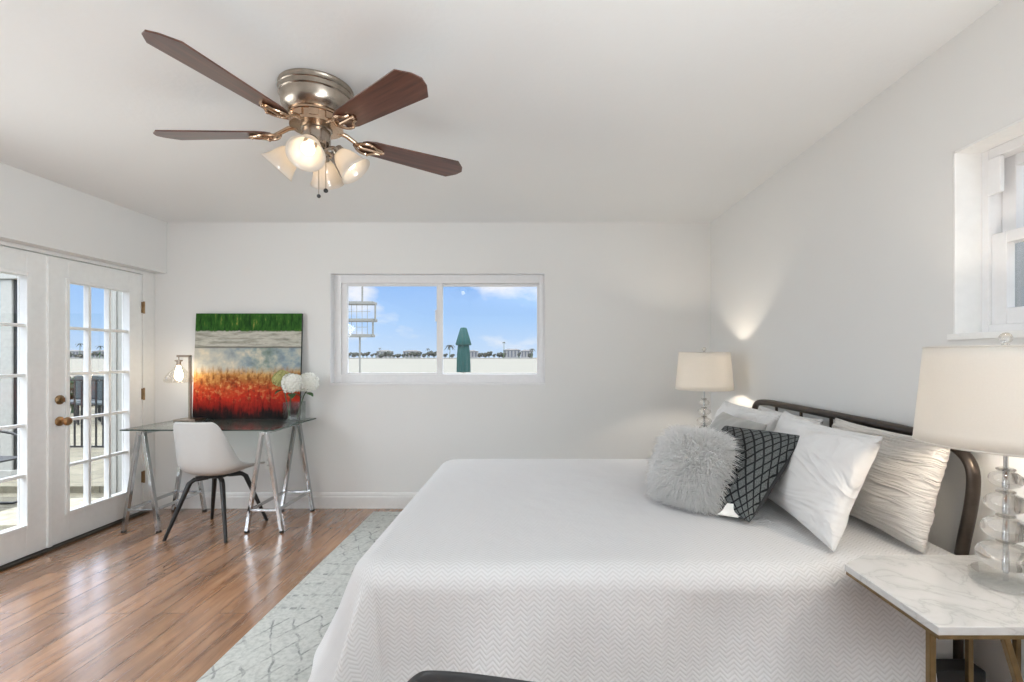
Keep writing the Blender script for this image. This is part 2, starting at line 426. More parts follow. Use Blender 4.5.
def lattice_mat():
    m, nt, out = newmat('grey_lattice_weave')
    p = N(nt, 'ShaderNodeBsdfPrincipled', Roughness=0.85); p.inputs['Specular IOR Level'].default_value = 0.2
    uv = N(nt, 'ShaderNodeUVMap'); sep = N(nt, 'ShaderNodeSeparateXYZ'); L(nt, uv.outputs[0], sep.inputs[0])
    n = 11.5
    a = mth(nt, 'PINGPONG', mth(nt, 'MULTIPLY', mth(nt, 'ADD', sep.outputs[0], mth(nt, 'MULTIPLY', sep.outputs[1], 0.75)), n), 0.5)
    c = mth(nt, 'PINGPONG', mth(nt, 'MULTIPLY', mth(nt, 'SUBTRACT', sep.outputs[0], mth(nt, 'MULTIPLY', sep.outputs[1], 0.75)), n), 0.5)
    d = mth(nt, 'MINIMUM', a, c)
    line = ramp(nt, d, [(0.09, 1.0), (0.13, 0.0)])
    nz = N(nt, 'ShaderNodeTexNoise', Scale=90.0, Detail=3.0); L(nt, uv.outputs[0], nz.inputs['Vector'])
    g = ramp(nt, nz.outputs['Fac'], [(0.3, (0.07, 0.078, 0.078)), (0.7, (0.17, 0.18, 0.18))])
    L(nt, mixc(nt, line.outputs[0], g.outputs[0], (0.012, 0.013, 0.015)), p.inputs['Base Color'])
    b = N(nt, 'ShaderNodeBump', Strength=0.3, Distance=0.002); L(nt, nz.outputs['Fac'], b.inputs['Height']); L(nt, b.outputs[0], p.inputs['Normal'])
    L(nt, p.outputs[0], out.inputs[0]); return m
M_LATTICE = lattice_mat()

def rug_mat():
    m, nt, out = newmat('distressed_trellis_rug')
    p = N(nt, 'ShaderNodeBsdfPrincipled', Roughness=0.95); p.inputs['Specular IOR Level'].default_value = 0.1
    tc = N(nt, 'ShaderNodeTexCoord'); sep = N(nt, 'ShaderNodeSeparateXYZ'); L(nt, tc.outputs['Object'], sep.inputs[0])
    X, Y = sep.outputs[0], sep.outputs[1]
    nw = N(nt, 'ShaderNodeTexNoise', Scale=9.0, Detail=2.0); L(nt, tc.outputs['Object'], nw.inputs['Vector'])
    wob = mth(nt, 'MULTIPLY', mth(nt, 'SUBTRACT', nw.outputs['Fac'], 0.5), 0.05)
    Xw = mth(nt, 'ADD', X, wob); Yw = mth(nt, 'ADD', Y, wob)
    pa = 0.12
    a = mth(nt, 'PINGPONG', mth(nt, 'DIVIDE', mth(nt, 'ADD', Xw, mth(nt, 'MULTIPLY', Yw, 0.55)), pa), 0.5)
    c = mth(nt, 'PINGPONG', mth(nt, 'DIVIDE', mth(nt, 'SUBTRACT', Xw, mth(nt, 'MULTIPLY', Yw, 0.55)), pa), 0.5)
    dia = ramp(nt, mth(nt, 'MINIMUM', a, c), [(0.035, 1.0), (0.06, 0.0)]).outputs[0]
    row = ramp(nt, mth(nt, 'PINGPONG', mth(nt, 'DIVIDE', Yw, 0.13), 0.5), [(0.06, 1.0), (0.10, 0.0)]).outputs[0]
    dash = ramp(nt, mth(nt, 'PINGPONG', mth(nt, 'DIVIDE', Xw, 0.055), 0.5), [(0.18, 0.0), (0.25, 1.0)]).outputs[0]
    rows = mth(nt, 'MULTIPLY', row, dash)
    col = ramp(nt, mth(nt, 'PINGPONG', mth(nt, 'DIVIDE', Xw, 0.11), 0.5), [(0.04, 1.0), (0.07, 0.0)]).outputs[0]
    rows = mth(nt, 'MAXIMUM', rows, mth(nt, 'MULTIPLY', col, 0.5))
    band = ramp(nt, mth(nt, 'PINGPONG', mth(nt, 'DIVIDE', mth(nt, 'ADD', Y, 1.295), 1.15), 0.5), [(0.22, 0.0), (0.24, 1.0)]).outputs[0]
    pat = mth(nt, 'ADD', mth(nt, 'MULTIPLY', dia, mth(nt, 'SUBTRACT', 1.0, band)), mth(nt, 'MULTIPLY', rows, band))
    n2 = N(nt, 'ShaderNodeTexNoise', Scale=14.0, Detail=5.0, Roughness=0.7); L(nt, tc.outputs['Object'], n2.inputs['Vector'])
    worn = ramp(nt, n2.outputs['Fac'], [(0.42, 0.0), (0.60, 1.0)]).outputs[0]
    fac = mth(nt, 'MULTIPLY', mth(nt, 'MULTIPLY', pat, worn), 0.62)
    n4 = N(nt, 'ShaderNodeTexNoise', Scale=60.0, Detail=4.0); L(nt, tc.outputs['Object'], n4.inputs['Vector'])
    base = ramp(nt, n4.outputs['Fac'], [(0.3, (0.44, 0.455, 0.43)), (0.6, (0.575, 0.585, 0.555))])
    L(nt, mixc(nt, fac, base.outputs[0], (0.11, 0.115, 0.12)), p.inputs['Base Color'])
    n5 = N(nt, 'ShaderNodeTexNoise', Scale=400.0, Detail=2.0); L(nt, tc.outputs['Object'], n5.inputs['Vector'])
    b = N(nt, 'ShaderNodeBump', Strength=0.5, Distance=0.003); L(nt, n5.outputs['Fac'], b.inputs['Height']); L(nt, b.outputs[0], p.inputs['Normal'])
    L(nt, p.outputs[0], out.inputs[0]); return m
M_RUG = rug_mat()

def marble_mat():
    m, nt, out = newmat('white_marble')
    p = N(nt, 'ShaderNodeBsdfPrincipled', Roughness=0.18)
    tc = N(nt, 'ShaderNodeTexCoord')
    n1 = N(nt, 'ShaderNodeTexNoise', Scale=6.0, Detail=8.0, Roughness=0.6, Distortion=1.6); L(nt, tc.outputs['Object'], n1.inputs['Vector'])
    v = mth(nt, 'ABSOLUTE', mth(nt, 'SUBTRACT', n1.outputs['Fac'], 0.5))
    r = ramp(nt, v, [(0.0, (0.46, 0.46, 0.455)), (0.025, (0.54, 0.538, 0.53)), (0.12, (0.58, 0.578, 0.57))])
    L(nt, r.outputs[0], p.inputs['Base Color'])
    L(nt, p.outputs[0], out.inputs[0]); return m
M_MARBLE = marble_mat()

def blade_mat():
    m, nt, out = newmat('mahogany_fan_blade')
    p = N(nt, 'ShaderNodeBsdfPrincipled', Roughness=0.3); p.inputs['Coat Weight'].default_value = 0.5; p.inputs['Coat Roughness'].default_value = 0.2
    uv = N(nt, 'ShaderNodeUVMap'); mp = N(nt, 'ShaderNodeMapping'); mp.inputs['Scale'].default_value = (4, 60, 1); L(nt, uv.outputs[0], mp.inputs[0])
    n = N(nt, 'ShaderNodeTexNoise', Scale=1.0, Detail=5.0); L(nt, mp.outputs[0], n.inputs['Vector'])
    r = ramp(nt, n.outputs['Fac'], [(0.3, (0.055, 0.02, 0.013)), (0.6, (0.12, 0.042, 0.026)), (0.8, (0.17, 0.065, 0.04))])
    L(nt, r.outputs[0], p.inputs['Base Color']); L(nt, p.outputs[0], out.inputs[0]); return m
M_BLADE = blade_mat()

def painting_mat():
    m, nt, out = newmat('abstract_field_painting')
    p = N(nt, 'ShaderNodeBsdfPrincipled', Roughness=0.6); p.inputs['Specular IOR Level'].default_value = 0.15
    uv = N(nt, 'ShaderNodeUVMap'); sep = N(nt, 'ShaderNodeSeparateXYZ'); L(nt, uv.outputs[0], sep.inputs[0])
    U, V = sep.outputs[0], sep.outputs[1]
    mpv = N(nt, 'ShaderNodeMapping'); mpv.inputs['Scale'].default_value = (30, 7, 1); L(nt, uv.outputs[0], mpv.inputs[0])
    streak = N(nt, 'ShaderNodeTexNoise', Scale=1.0, Detail=7.0, Roughness=0.72); L(nt, mpv.outputs[0], streak.inputs['Vector'])
    mph = N(nt, 'ShaderNodeMapping'); mph.inputs['Scale'].default_value = (5, 34, 1); L(nt, uv.outputs[0], mph.inputs[0])
    hor = N(nt, 'ShaderNodeTexNoise', Scale=1.0, Detail=6.0, Roughness=0.65); L(nt, mph.outputs[0], hor.inputs['Vector'])
    blot = N(nt, 'ShaderNodeTexNoise', Scale=9.0, Detail=5.0, Roughness=0.6); L(nt, uv.outputs[0], blot.inputs['Vector'])
    big = N(nt, 'ShaderNodeTexNoise', Scale=3.2, Detail=3.0); L(nt, uv.outputs[0], big.inputs['Vector'])
    # lower field: dark ground, red, orange, pale gold; displaced by vertical streaks
    sh = mth(nt, 'ADD', V, mth(nt, 'ADD', mth(nt, 'MULTIPLY', mth(nt, 'SUBTRACT', streak.outputs['Fac'], 0.5), 0.20), mth(nt, 'MULTIPLY', mth(nt, 'SUBTRACT', big.outputs['Fac'], 0.5), 0.22)))
    low = ramp(nt, sh, [(0.0, srgb(14, 13, 14)), (0.05, srgb(48, 18, 16)), (0.11, srgb(140, 28, 20)), (0.20, srgb(196, 46, 26)), (0.29, srgb(196, 72, 36)), (0.36, srgb(178, 108, 52)), (0.43, srgb(212, 158, 92)), (0.52, srgb(212, 196, 164))])
    spk = N(nt, 'ShaderNodeTexNoise', Scale=22.0, Detail=6.0, Roughness=0.7); L(nt, uv.outputs[0], spk.inputs['Vector'])
    dk = ramp(nt, streak.outputs['Fac'], [(0.34, 0.35), (0.5, 1.0)])
    lowc = mixc(nt, 1.0, low.outputs[0], dk.outputs[0], 'MULTIPLY')
    gold = mth(nt, 'MULTIPLY', ramp(nt, spk.outputs['Fac'], [(0.52, 0.0), (0.66, 0.8)]).outputs[0], ramp(nt, V, [(0.14, 0.0), (0.30, 1.0)]).outputs[0])
    lowc = mixc(nt, gold, lowc, srgb(222, 176, 106))
    brn = mth(nt, 'MULTIPLY', ramp(nt, spk.outputs['Fac'], [(0.34, 0.75), (0.47, 0.0)]).outputs[0], ramp(nt, V, [(0.12, 0.3), (0.30, 1.0)]).outputs[0])
    lowc = mixc(nt, brn, lowc, srgb(96, 54, 34))
    # sky-like middle
    mid = ramp(nt, blot.outputs['Fac'], [(0.30, srgb(112, 126, 138)), (0.45, srgb(146, 160, 166)), (0.56, srgb(176, 180, 172)), (0.68, srgb(216, 206, 184))])
    warm = ramp(nt, mth(nt, 'ADD', mth(nt, 'MULTIPLY', U, 1.0), big.outputs['Fac']), [(0.5, 1.0), (1.1, 0.0)])
    mid2 = mixc(nt, mth(nt, 'MULTIPLY', warm.outputs[0], 0.45), mid.outputs[0], srgb(226, 214, 192))
    grn = ramp(nt, mth(nt, 'SUBTRACT', 1.0, mth(nt, 'MULTIPLY', mth(nt, 'ABSOLUTE', mth(nt, 'SUBTRACT', U, 0.66)), 5.5)), [(0.1, 0.0), (0.9, 0.55)])
    grn2 = mth(nt, 'MULTIPLY', grn.outputs[0], ramp(nt, blot.outputs['Fac'], [(0.4, 1.0), (0.6, 0.2)]).outputs[0])
    mid3 = mixc(nt, grn2, mid2, srgb(112, 130, 96))
    f1 = ramp(nt, mth(nt, 'ADD', V, mth(nt, 'MULTIPLY', mth(nt, 'SUBTRACT', streak.outputs['Fac'], 0.5), 0.16)), [(0.42, 0.0), (0.50, 1.0)])
    c = mixc(nt, f1.outputs[0], lowc, mid3)
    # pale grey driftwood band
    band = ramp(nt, hor.outputs['Fac'], [(0.28, srgb(110, 108, 98)), (0.45, srgb(168, 166, 154)), (0.58, srgb(200, 198, 186)), (0.7, srgb(146, 142, 128))])
    f2 = ramp(nt, V, [(0.672, 0.0), (0.676, 1.0)])
    c = mixc(nt, f2.outputs[0], c, band.outputs[0])
    ln = ramp(nt, mth(nt, 'ABSOLUTE', mth(nt, 'SUBTRACT', V, 0.676)), [(0.004, 0.7), (0.012, 0.0)])
    c = mixc(nt, ln.outputs[0], c, srgb(80, 78, 72))
    # green grass band on top
    gr = ramp(nt, streak.outputs['Fac'], [(0.30, srgb(20, 36, 16)), (0.45, srgb(38, 80, 28)), (0.58, srgb(56, 104, 36)), (0.72, srgb(150, 146, 70))])
    f3 = ramp(nt, mth(nt, 'ADD', V, mth(nt, 'MULTIPLY', mth(nt, 'SUBTRACT', streak.outputs['Fac'], 0.5), 0.04)), [(0.825, 0.0), (0.835, 1.0)])
    c = mixc(nt, f3.outputs[0], c, gr.outputs[0])
    L(nt, c, p.inputs['Base Color'])
    b = N(nt, 'ShaderNodeBump', Strength=0.4, Distance=0.002); L(nt, blot.outputs['Fac'], b.inputs['Height']); L(nt, b.outputs[0], p.inputs['Normal'])
    L(nt, p.outputs[0], out.inputs[0]); return m
M_PAINT = painting_mat()
M_CANVASEDGE = simple('dark_canvas_edge', (0.03, 0.035, 0.03), 0.7)

def paver_mat():
    m, nt, out = newmat('pale_stone_pavers')
    p = N(nt, 'ShaderNodeBsdfPrincipled', Roughness=0.8); tc = N(nt, 'ShaderNodeTexCoord')
    br = N(nt, 'ShaderNodeTexBrick', Scale=1.0)
    br.inputs['Brick Width'].default_value = 0.6; br.inputs['Row Height'].default_value = 0.3; br.inputs['Mortar Size'].default_value = 0.008
    br.inputs['Color1'].default_value = (*srgb(124, 118, 100), 1); br.inputs['Color2'].default_value = (*srgb(106, 101, 84), 1); br.inputs['Mortar'].default_value = (*srgb(74, 70, 58), 1)
    L(nt, tc.outputs['Object'], br.inputs['Vector'])
    n = N(nt, 'ShaderNodeTexNoise', Scale=14.0, Detail=6.0); L(nt, tc.outputs['Object'], n.inputs['Vector'])
    r = ramp(nt, n.outputs['Fac'], [(0.3, 0.8), (0.7, 1.08)])
    L(nt, mixc(nt, 1.0, br.outputs['Color'], r.outputs[0], 'MULTIPLY'), p.inputs['Base Color'])
    L(nt, p.outputs[0], out.inputs[0]); return m
M_PAVER = paver_mat()
M_STONE = simple('grey_beige_stone', srgb(165, 160, 142), 0.85, noise_amt=0.2, noise_scale=15)
M_SEA = simple('pale_bay_water', (0.185, 0.18, 0.158), 0.95, noise_amt=0.03, noise_scale=0.2, spec=0.0)
M_SAND = simple('pale_shore_sand', (0.11, 0.105, 0.095), 0.9)
M_FARTREE = simple('far_tree_green', (0.032, 0.036, 0.027), 0.9, noise_amt=0.45, noise_scale=1.0)
M_FARHOUSE = simple('far_house_wall', (0.22, 0.22, 0.215), 0.8)
M_FARROOF = simple('far_house_roof', (0.10, 0.098, 0.098), 0.8)
M_FARWIN = simple('far_house_window', (0.08, 0.09, 0.11), 0.2)
M_SHRUB = simple('shrub_leaf', (0.024, 0.05, 0.022), 0.7, noise_amt=0.5, noise_scale=10)
M_GREYWALL = simple('grey_neighbour_wall', (0.22, 0.225, 0.225), 0.8)
M_PALEMETAL = simple('pale_painted_steel', (0.18, 0.18, 0.16), 0.6)
M_SHINGLE = simple('roof_shingle', (0.3, 0.29, 0.28), 0.9)

# ------------------------------------------------------------------ room shell
XL, XR, YB, YF, H = -3.256, 1.496, 4.128, -5.2, 2.44
T = 0.20
bm = B(); box(bm, XL-T, XR+T, YF-T, YB+T, -0.12, 0.0); struct('floor', bm, M_FLOOR)
bm = B(); box(bm, XL-T, XR+T, YF-T, YB+T, H, H+0.15); struct('ceiling', bm, M_CEIL)
bm = B(); box(bm, XL-T-0.02, XR+T+0.7, YF-T-1.6, YB+T+0.25, H+0.15, H+0.32); struct('roof', bm, M_SHINGLE)  # unseen roof slab added; its overhangs keep direct sun out of the windows
# back wall with the slider window opening
WX0, WX1, WZ0, WZ1 = -1.761, 0.077, 1.060, 2.008
bm = B()
box(bm, XL-T, WX0, YB, YB+T, 0, H); box(bm, WX1, XR+T, YB, YB+T, 0, H)
box(bm, WX0, WX1, YB, YB+T, 0, WZ0); box(bm, WX0, WX1, YB, YB+T, WZ1, H)
struct('wall_back', bm, M_WALL)
# left wall: doors and the dropped soffit over them
DY0, DY1, DZ = 2.455, 3.995, 1.972
bm = B()
LY0_, LY1_, LZ0_, LZ1_ = 0.75, 2.15, 0.5, 2.0  # opening for the added window that holds the left fill light
box(bm, XL-T, XL, YF-T, LY0_, 0, H); box(bm, XL-T, XL, LY1_, DY0-0.08, 0, H); box(bm, XL-T, XL, LY0_, LY1_, 0, LZ0_); box(bm, XL-T, XL, LY0_, LY1_, 2.0, H); box(bm, XL-T, XL, 4.10, YB, 0, H)
box(bm, XL-T, XL, DY0-0.08, 4.10, 2.0, H)
box(bm, XL, -3.154, YF, YB, 2.003, H)
struct('wall_left', bm, M_WALL)
# right wall with the double-hung window opening, and an added opening for the right fill lights
RY0, RY1, RZ0, RZ1 = 0.70, 1.733, 1.374, 2.031
SY0, SY1, SZ0, SZ1 = -2.25, 0.15, 0.75, 2.10
bm = B()
box(bm, XR, XR+T, YF-T, SY0, 0, H); box(bm, XR, XR+T, SY1, RY0, 0, H); box(bm, XR, XR+T, RY1, YB, 0, H)
box(bm, XR, XR+T, RY0, RY1, 0, RZ0); box(bm, XR, XR+T, RY0, RY1, RZ1, H)
box(bm, XR, XR+T, SY0, SY1, 0, SZ0); box(bm, XR, XR+T, SY0, SY1, SZ1, H)
struct('wall_right', bm, M_WALL)
bm = B(); box(bm, XL, XR, YF-T, YF, 0, H); struct('wall_front', bm, M_WALL)

# baseboards
def base_profile(bm, p0, p1, nrm):
    p0, p1, nrm = Vector(p0), Vector(p1), Vector(nrm)
    prof = [(0, 0), (0.016, 0), (0.016, 0.095), (0.012, 0.105), (0.012, 0.118), (0.006, 0.13), (0, 0.135)]
    a = [bm.verts.new(p0 + nrm*d + Vector((0, 0, z))) for d, z in prof]
    b = [bm.verts.new(p1 + nrm*d + Vector((0, 0, z))) for d, z in prof]
    n = len(prof)
    for i in range(n): bm.faces.new((a[i], a[(i+1) % n], b[(i+1) % n], b[i]))
    bm.faces.new(a); bm.faces.new(b)
bm = B(); base_profile(bm, (XL, YB, 0), (XR, YB, 0), (0, -1, 0)); struct('baseboard_back', bm, M_TRIM)
bm = B(); base_profile(bm, (XR, YF, 0), (XR, YB-0.016, 0), (-1, 0, 0)); struct('baseboard_right', bm, M_TRIM)
bm = B(); base_profile(bm, (XL, YF, 0), (XL, DY0-0.08, 0), (1, 0, 0)); struct('baseboard_left', bm, M_TRIM)

# ------------------------------------------------------------------ window 1 (back wall slider)
bm = B()
box(bm, WX0, WX1, YB-0.004, YB+T+0.03, WZ0-0.012, WZ0+0.006)
box(bm, WX0, WX0+0.006, YB+0.0, YB+T, WZ0, WZ1); box(bm, WX1-0.006, WX1, YB, YB+T, WZ0, WZ1); box(bm, WX0, WX1, YB, YB+T, WZ1-0.006, WZ1)
ring_frame(bm, 'Y', YB+0.065, YB+0.155, WX0+0.006, WX1-0.006, WZ0+0.006, WZ1-0.006, 0.062, 0.045, 0.072, 0.070)
win1 = struct('window_1', bm, [M_VINYL], bevel=0.003)
FX0, FX1, FZ0, FZ1 = WX0+0.068, WX1-0.051, WZ0+0.078, WZ1-0.076
MX = -0.815
bm = B(); ring_frame(bm, 'Y', YB+0.085, YB+0.115, FX0, MX, FZ0, FZ1, 0.048, 0.052, 0.014, 0.022); box(bm, MX-0.062, MX-0.05, YB+0.07, YB+0.09, 1.60, 1.70)
s1 = struct('sash', bm, M_VINYL, win1, bevel=0.002)
bm = B(); ring_frame(bm, 'Y', YB+0.118, YB+0.145, MX-0.05, FX1, FZ0, FZ1, 0.045, 0.018, 0.010, 0.020)
s2 = struct('sash', bm, M_VINYL, win1, bevel=0.002)
bm = B(); box(bm, FX0+0.046, MX-0.05, YB+0.098, YB+0.102, FZ0+0.012, FZ1-0.02); struct('pane', bm, M_PANE, s1)
bm = B(); box(bm, MX-0.008, FX1-0.016, YB+0.130, YB+0.134, FZ0+0.008, FZ1-0.018); struct('pane', bm, M_PANE, s2)

# ------------------------------------------------------------------ window 2 (right wall, double hung in a deep white reveal)
bm = B()
box(bm, XR, XR+T, RY1-0.008, RY1, RZ0, RZ1); box(bm, XR, XR+T, RY0, RY0+0.008, RZ0, RZ1)
box(bm, XR, XR+T, RY0, RY1, RZ1-0.008, RZ1)
box(bm, XR-0.012, XR+T, RY0-0.02, RY1+0.012, RZ0-0.018, RZ0+0.004)
win2 = struct('window_2', bm, M_REVEAL, bevel=0.002)
bm = B()
ring_frame(bm, 'X', XR+0.095, XR+0.185, RY0+0.008, RY1-0.008, RZ0+0.004, RZ1-0.008, 0.027, 0.027, 0.03, 0.035)
box(bm, XR+0.088, XR+0.104, RY1-0.085, RY1-0.036, 1.86, 1.985)       # short jamb cover
f2 = struct('window_frame', bm, M_VINYL, win2, bevel=0.003)
bm = B(); ring_frame(bm, 'X', XR+0.105, XR+0.135, RY0+0.035, RY1-0.035, RZ0+0.034, 1.725, 0.055, 0.055, 0.055, 0.04)
s3 = struct('sash', bm, M_VINYL, win2, bevel=0.003)
bm = B(); ring_frame(bm, 'X', XR+0.14, XR+0.17, RY0+0.036, RY1-0.036, 1.69, RZ1-0.043, 0.05, 0.05, 0.04, 0.04)
s4 = struct('sash', bm, M_VINYL, win2, bevel=0.003)
bm = B(); box(bm, XR+0.118, XR+0.122, RY0+0.11, RY1-0.11, RZ0+0.085, 1.69); struct('pane', bm, M_PANE, s3)
bm = B(); box(bm, XR+0.153, XR+0.157, RY0+0.105, RY1-0.105, 1.725, RZ1-0.08); struct('pane', bm, M_PANE, s4)

# ------------------------------------------------------------------ unseen windows added beside the camera to hold the fill lights
bm = B(); ring_frame(bm, 'X', XR+0.12, XR+0.19, SY0, SY1, SZ0, SZ1, 0.06, 0.06, 0.06, 0.06); box(bm, XR+0.12, XR+0.19, (SY0+SY1)/2-0.03, (SY0+SY1)/2+0.03, SZ0+0.06, SZ1-0.06)
added_win_r = struct('added_window_right', bm, M_VINYL, bevel=0.003)
bm = B(); box(bm, XR+0.153, XR+0.157, SY0+0.06, SY1-0.06, SZ0+0.06, SZ1-0.06); struct('pane', bm, M_PANE, added_win_r)
bm = B(); ring_frame(bm, 'X', XL-0.19, XL-0.12, LY0_, LY1_, LZ0_, LZ1_, 0.06, 0.06, 0.06, 0.06)
added_win_l = struct('added_window_left', bm, M_VINYL, bevel=0.003)
bm = B(); box(bm, XL-0.157, XL-0.153, LY0_+0.06, LY1_-0.06, LZ0_+0.06, LZ1_-0.06); struct('pane', bm, M_PANE, added_win_l)

# ------------------------------------------------------------------ French doors
bm = B()          # jamb and casing around both leaves
box(bm, XL-0.12, XL+0.006, 3.995, 4.10, 0, 2.0); box(bm, XL-0.12, XL+0.006, DY0-0.08, DY0-0.003, 0, 2.0)
box(bm, XL-0.12, XL+0.006, DY0-0.003, 3.995, 1.977, 2.0)
struct('trim_1', bm, M_TRIM, bevel=0.003)
bm = B(); box(bm, XL-0.16, XL+0.035, DY0-0.003, 4.06, 0.0, 0.016); struct('trim_2', bm, M_THRESH, bevel=0.003)
def french_door(name, y0, y1, hinge_high):
    gl0, gl1, gz0, gz1 = y0+0.122, y1-0.128, 0.215, 1.815
    if not hinge_high: gl0, gl1 = y0+0.128, y1-0.130
    xa, xb = XL-0.046, XL-0.001
    bm = B(); ring_frame(bm, 'X', xa, xb, y0, y1, 0.021, DZ-0.002, gl0-y0, y1-gl1, gz0-0.021, DZ-0.002-gz1)
    d = struct(name, bm, M_DOOR, bevel=0.002)
    bm = B()
    ring_frame(bm, 'X', xb-0.002, xb+0.011, gl0-0.022, gl1+0.022, gz0-0.022, gz1+0.022, 0.026, 0.026, 0.026, 0.026)
    ring_frame(bm, 'X', xa-0.010, xa+0.002, gl0-0.022, gl1+0.022, gz0-0.022, gz1+0.022, 0.026, 0.026, 0.026, 0.026)
    struct('glass_moulding', bm, M_DOOR, d, bevel=0.004)
    bm = B(); xm = (xa+xb)/2
    for k in (1, 2):
        yy = gl0 + (gl1-gl0)*k/3; box(bm, xa+0.004, xb-0.002, yy-0.011, yy+0.011, gz0, gz1)
    for k in range(1, 5):
        zz = gz0 + (gz1-gz0)*k/5; box(bm, xa+0.006, xb-0.003, gl0, gl1, zz-0.010, zz+0.010)
    struct('muntins', bm, M_DOOR, d, bevel=0.002)
    bm = B(); box(bm, xm-0.003, xm+0.003, gl0-0.005, gl1+0.005, gz0-0.005, gz1+0.005); struct('pane', bm, M_PANE, d)
    return d
d1 = french_door('door_1', DY0, 3.216, False)
d2 = french_door('door_2', 3.240, 3.992, True)
bm = B(); box(bm, XL-0.044, XL+0.012, 3.214, 3.243, 0.021, DZ-0.004); struct('astragal', bm, M_DOOR, d1, bevel=0.003)
MX90 = Matrix.Rotation(R(90), 4, 'Y')
for z in (1.70, 0.985, 0.30):
    bm = B(); box(bm, XL-0.002, XL+0.009, 3.985, 4.012, z-0.045, z+0.045); lathe(bm, [(0.007, -0.05), (0.007, 0.05)], (XL+0.012, 3.998, z), 10); struct('hinge', bm, M_HINGE, d2)
ky = 3.30
bm = B(); lathe(bm, [(0.032, 0), (0.032, 0.006), (0.026, 0.012), (0.012, 0.016), (0.011, 0.028)], (XL, ky, 1.0), 24, MX90); box(bm, XL+0.028, XL+0.034, ky-0.006, ky+0.006, 0.985, 1.015); struct('deadbolt', bm, M_HINGE, d2, smooth=True)
bm = B(); lathe(bm, [(0.032, 0), (0.032, 0.005), (0.024, 0.010), (0.011, 0.014), (0.011, 0.034), (0.020, 0.040), (0.028, 0.050), (0.029, 0.060), (0.022, 0.070), (0.010, 0.073)], (XL, ky, 0.853), 24, MX90); struct('knob', bm, M_BRASS, d2, smooth=True)

# wall socket under the desk
t = Thing('wall_outlet', 'white electrical wall outlet above baseboard under the glass desk', 'outlet', (-2.285, YB, 0.39))
bm = B(); box(bm, -2.32, -2.25, YB-0.006, YB, 0.33, 0.445); t.part('cover_plate', bm, M_OUTLET, bevel=0.003)
for z in (0.365, 0.41):
    bm = B(); lathe(bm, [(0.017, 0), (0.017, 0.004)], (-2.285, YB-0.006, z), 16, Matrix.Rotation(R(90), 4, 'X')); s = t.part('socket', bm, M_OUTLET)
    bm = B(); box(bm, -2.293, -2.290, YB-0.0108, YB-0.0095, z-0.004, z+0.008); box(bm, -2.280, -2.277, YB-0.0108, YB-0.0095, z-0.004, z+0.008); t.part('slots', bm, M_BLACK, under=s)

# ------------------------------------------------------------------ rug
bm = B(); box(bm, -1.345, 0.95, 1.15, 4.00, 0.0, 0.010)
bmesh.ops.subdivide_edges(bm, edges=bm.edges, cuts=6, use_grid_fill=True)
solo('area_rug', bm, M_RUG, (0, 0, 0.0), 'off-white rug with faded grey trellis pattern lying under the bed', 'rug')

# ------------------------------------------------------------------ bed
BX0, BX1, BY0, BY1, ZT = -0.545, 1.415, 1.590, 3.130, 0.630
t = Thing('bed', 'queen bed with curved dark bronze metal headboard against right wall', 'bed', (0.42, 2.36, 0))
bm = B(); box(bm, BX0+0.04, BX1, BY0+0.035, BY1-0.035, 0.41, ZT-0.02); t.part('mattress', bm, M_MATTRESS, bevel=0.05, bevseg=4)
bm = B(); box(bm, BX0+0.05, BX1, BY0+0.04, BY1-0.04, 0.235, 0.408); t.part('box_spring', bm, M_MATTRESS, bevel=0.015)
bm = B(); ring_frame(bm, 'Y', BY0+0.05, BY0+0.08, BX0+0.06, BX1+0.02, 0.15, 0.234, 0.03, 0.03, 0.02, 0.02)
ring_frame(bm, 'Y', BY1-0.08, BY1-0.05, BX0+0.06, BX1+0.02, 0.15, 0.234, 0.03, 0.03, 0.02, 0.02)
box(bm, BX0+0.06, BX0+0.09, BY0+0.05, BY1-0.05, 0.17, 0.23); box(bm, 1.37, 1.40, BY0+0.05, BY1-0.05, 0.17, 0.23)
for k in range(9):
    xx = BX0+0.15 + k*0.22; box(bm, xx, xx+0.07, BY0+0.08, BY1-0.08, 0.208, 0.234)
t.part('bed_frame', bm, M_BRONZE)
for xx in (BX0+0.10, 0.42, 1.36):
    for yy in (BY0+0.09, BY1-0.09):
        bm = B(); z0 = 0.010 if xx < 0.95 else 0.0
        tube(bm, [(xx, yy, z0), (xx, yy, 0.172)], [0.016, 0.02], 10); t.part('leg', bm, M_BRONZE)
def smooth_path(pts, it=3):
    pts = [Vector(p) for p in pts]
    for _ in range(it):
        q = [pts[0]]
        for a, b in zip(pts, pts[1:]): q += [a*0.75+b*0.25, a*0.25+b*0.75]
        q.append(pts[-1]); pts = q
    return pts
HX = 1.440
head = [(HX, 1.655, 0.0), (HX, 1.655, 0.45), (HX, 1.64, 0.62), (HX, 1.588, 0.84), (HX, 1.592, 0.955), (HX, 1.70, 1.006), (HX, 2.0, 1.012), (HX, 2.8, 1.012), (HX, 3.06, 1.010), (HX, 3.18, 0.985), (HX, 3.19, 0.86), (HX, 3.13, 0.62), (HX, 3.10, 0.45), (HX, 3.10, 0.0)]
bm = B(); tube(bm, smooth_path(head, 3), 0.019, 14); hb = t.part('headboard', bm, M_BRONZE, smooth=True)
for k in range(6):
    yy = 1.82 + k*0.268
    if yy > 3.05: break
    bm = B(); tube(bm, [(HX, yy, 0.56), (HX, yy, 1.005)], 0.0085, 10); t.part('spindle', bm, M_BRONZE, under=hb, smooth=True)
bm = B(); tube(bm, [(HX, 1.635, 0.56), (HX, 3.12, 0.56)], 0.012, 10); t.part('lower_rail', bm, M_BRONZE, under=hb, smooth=True)

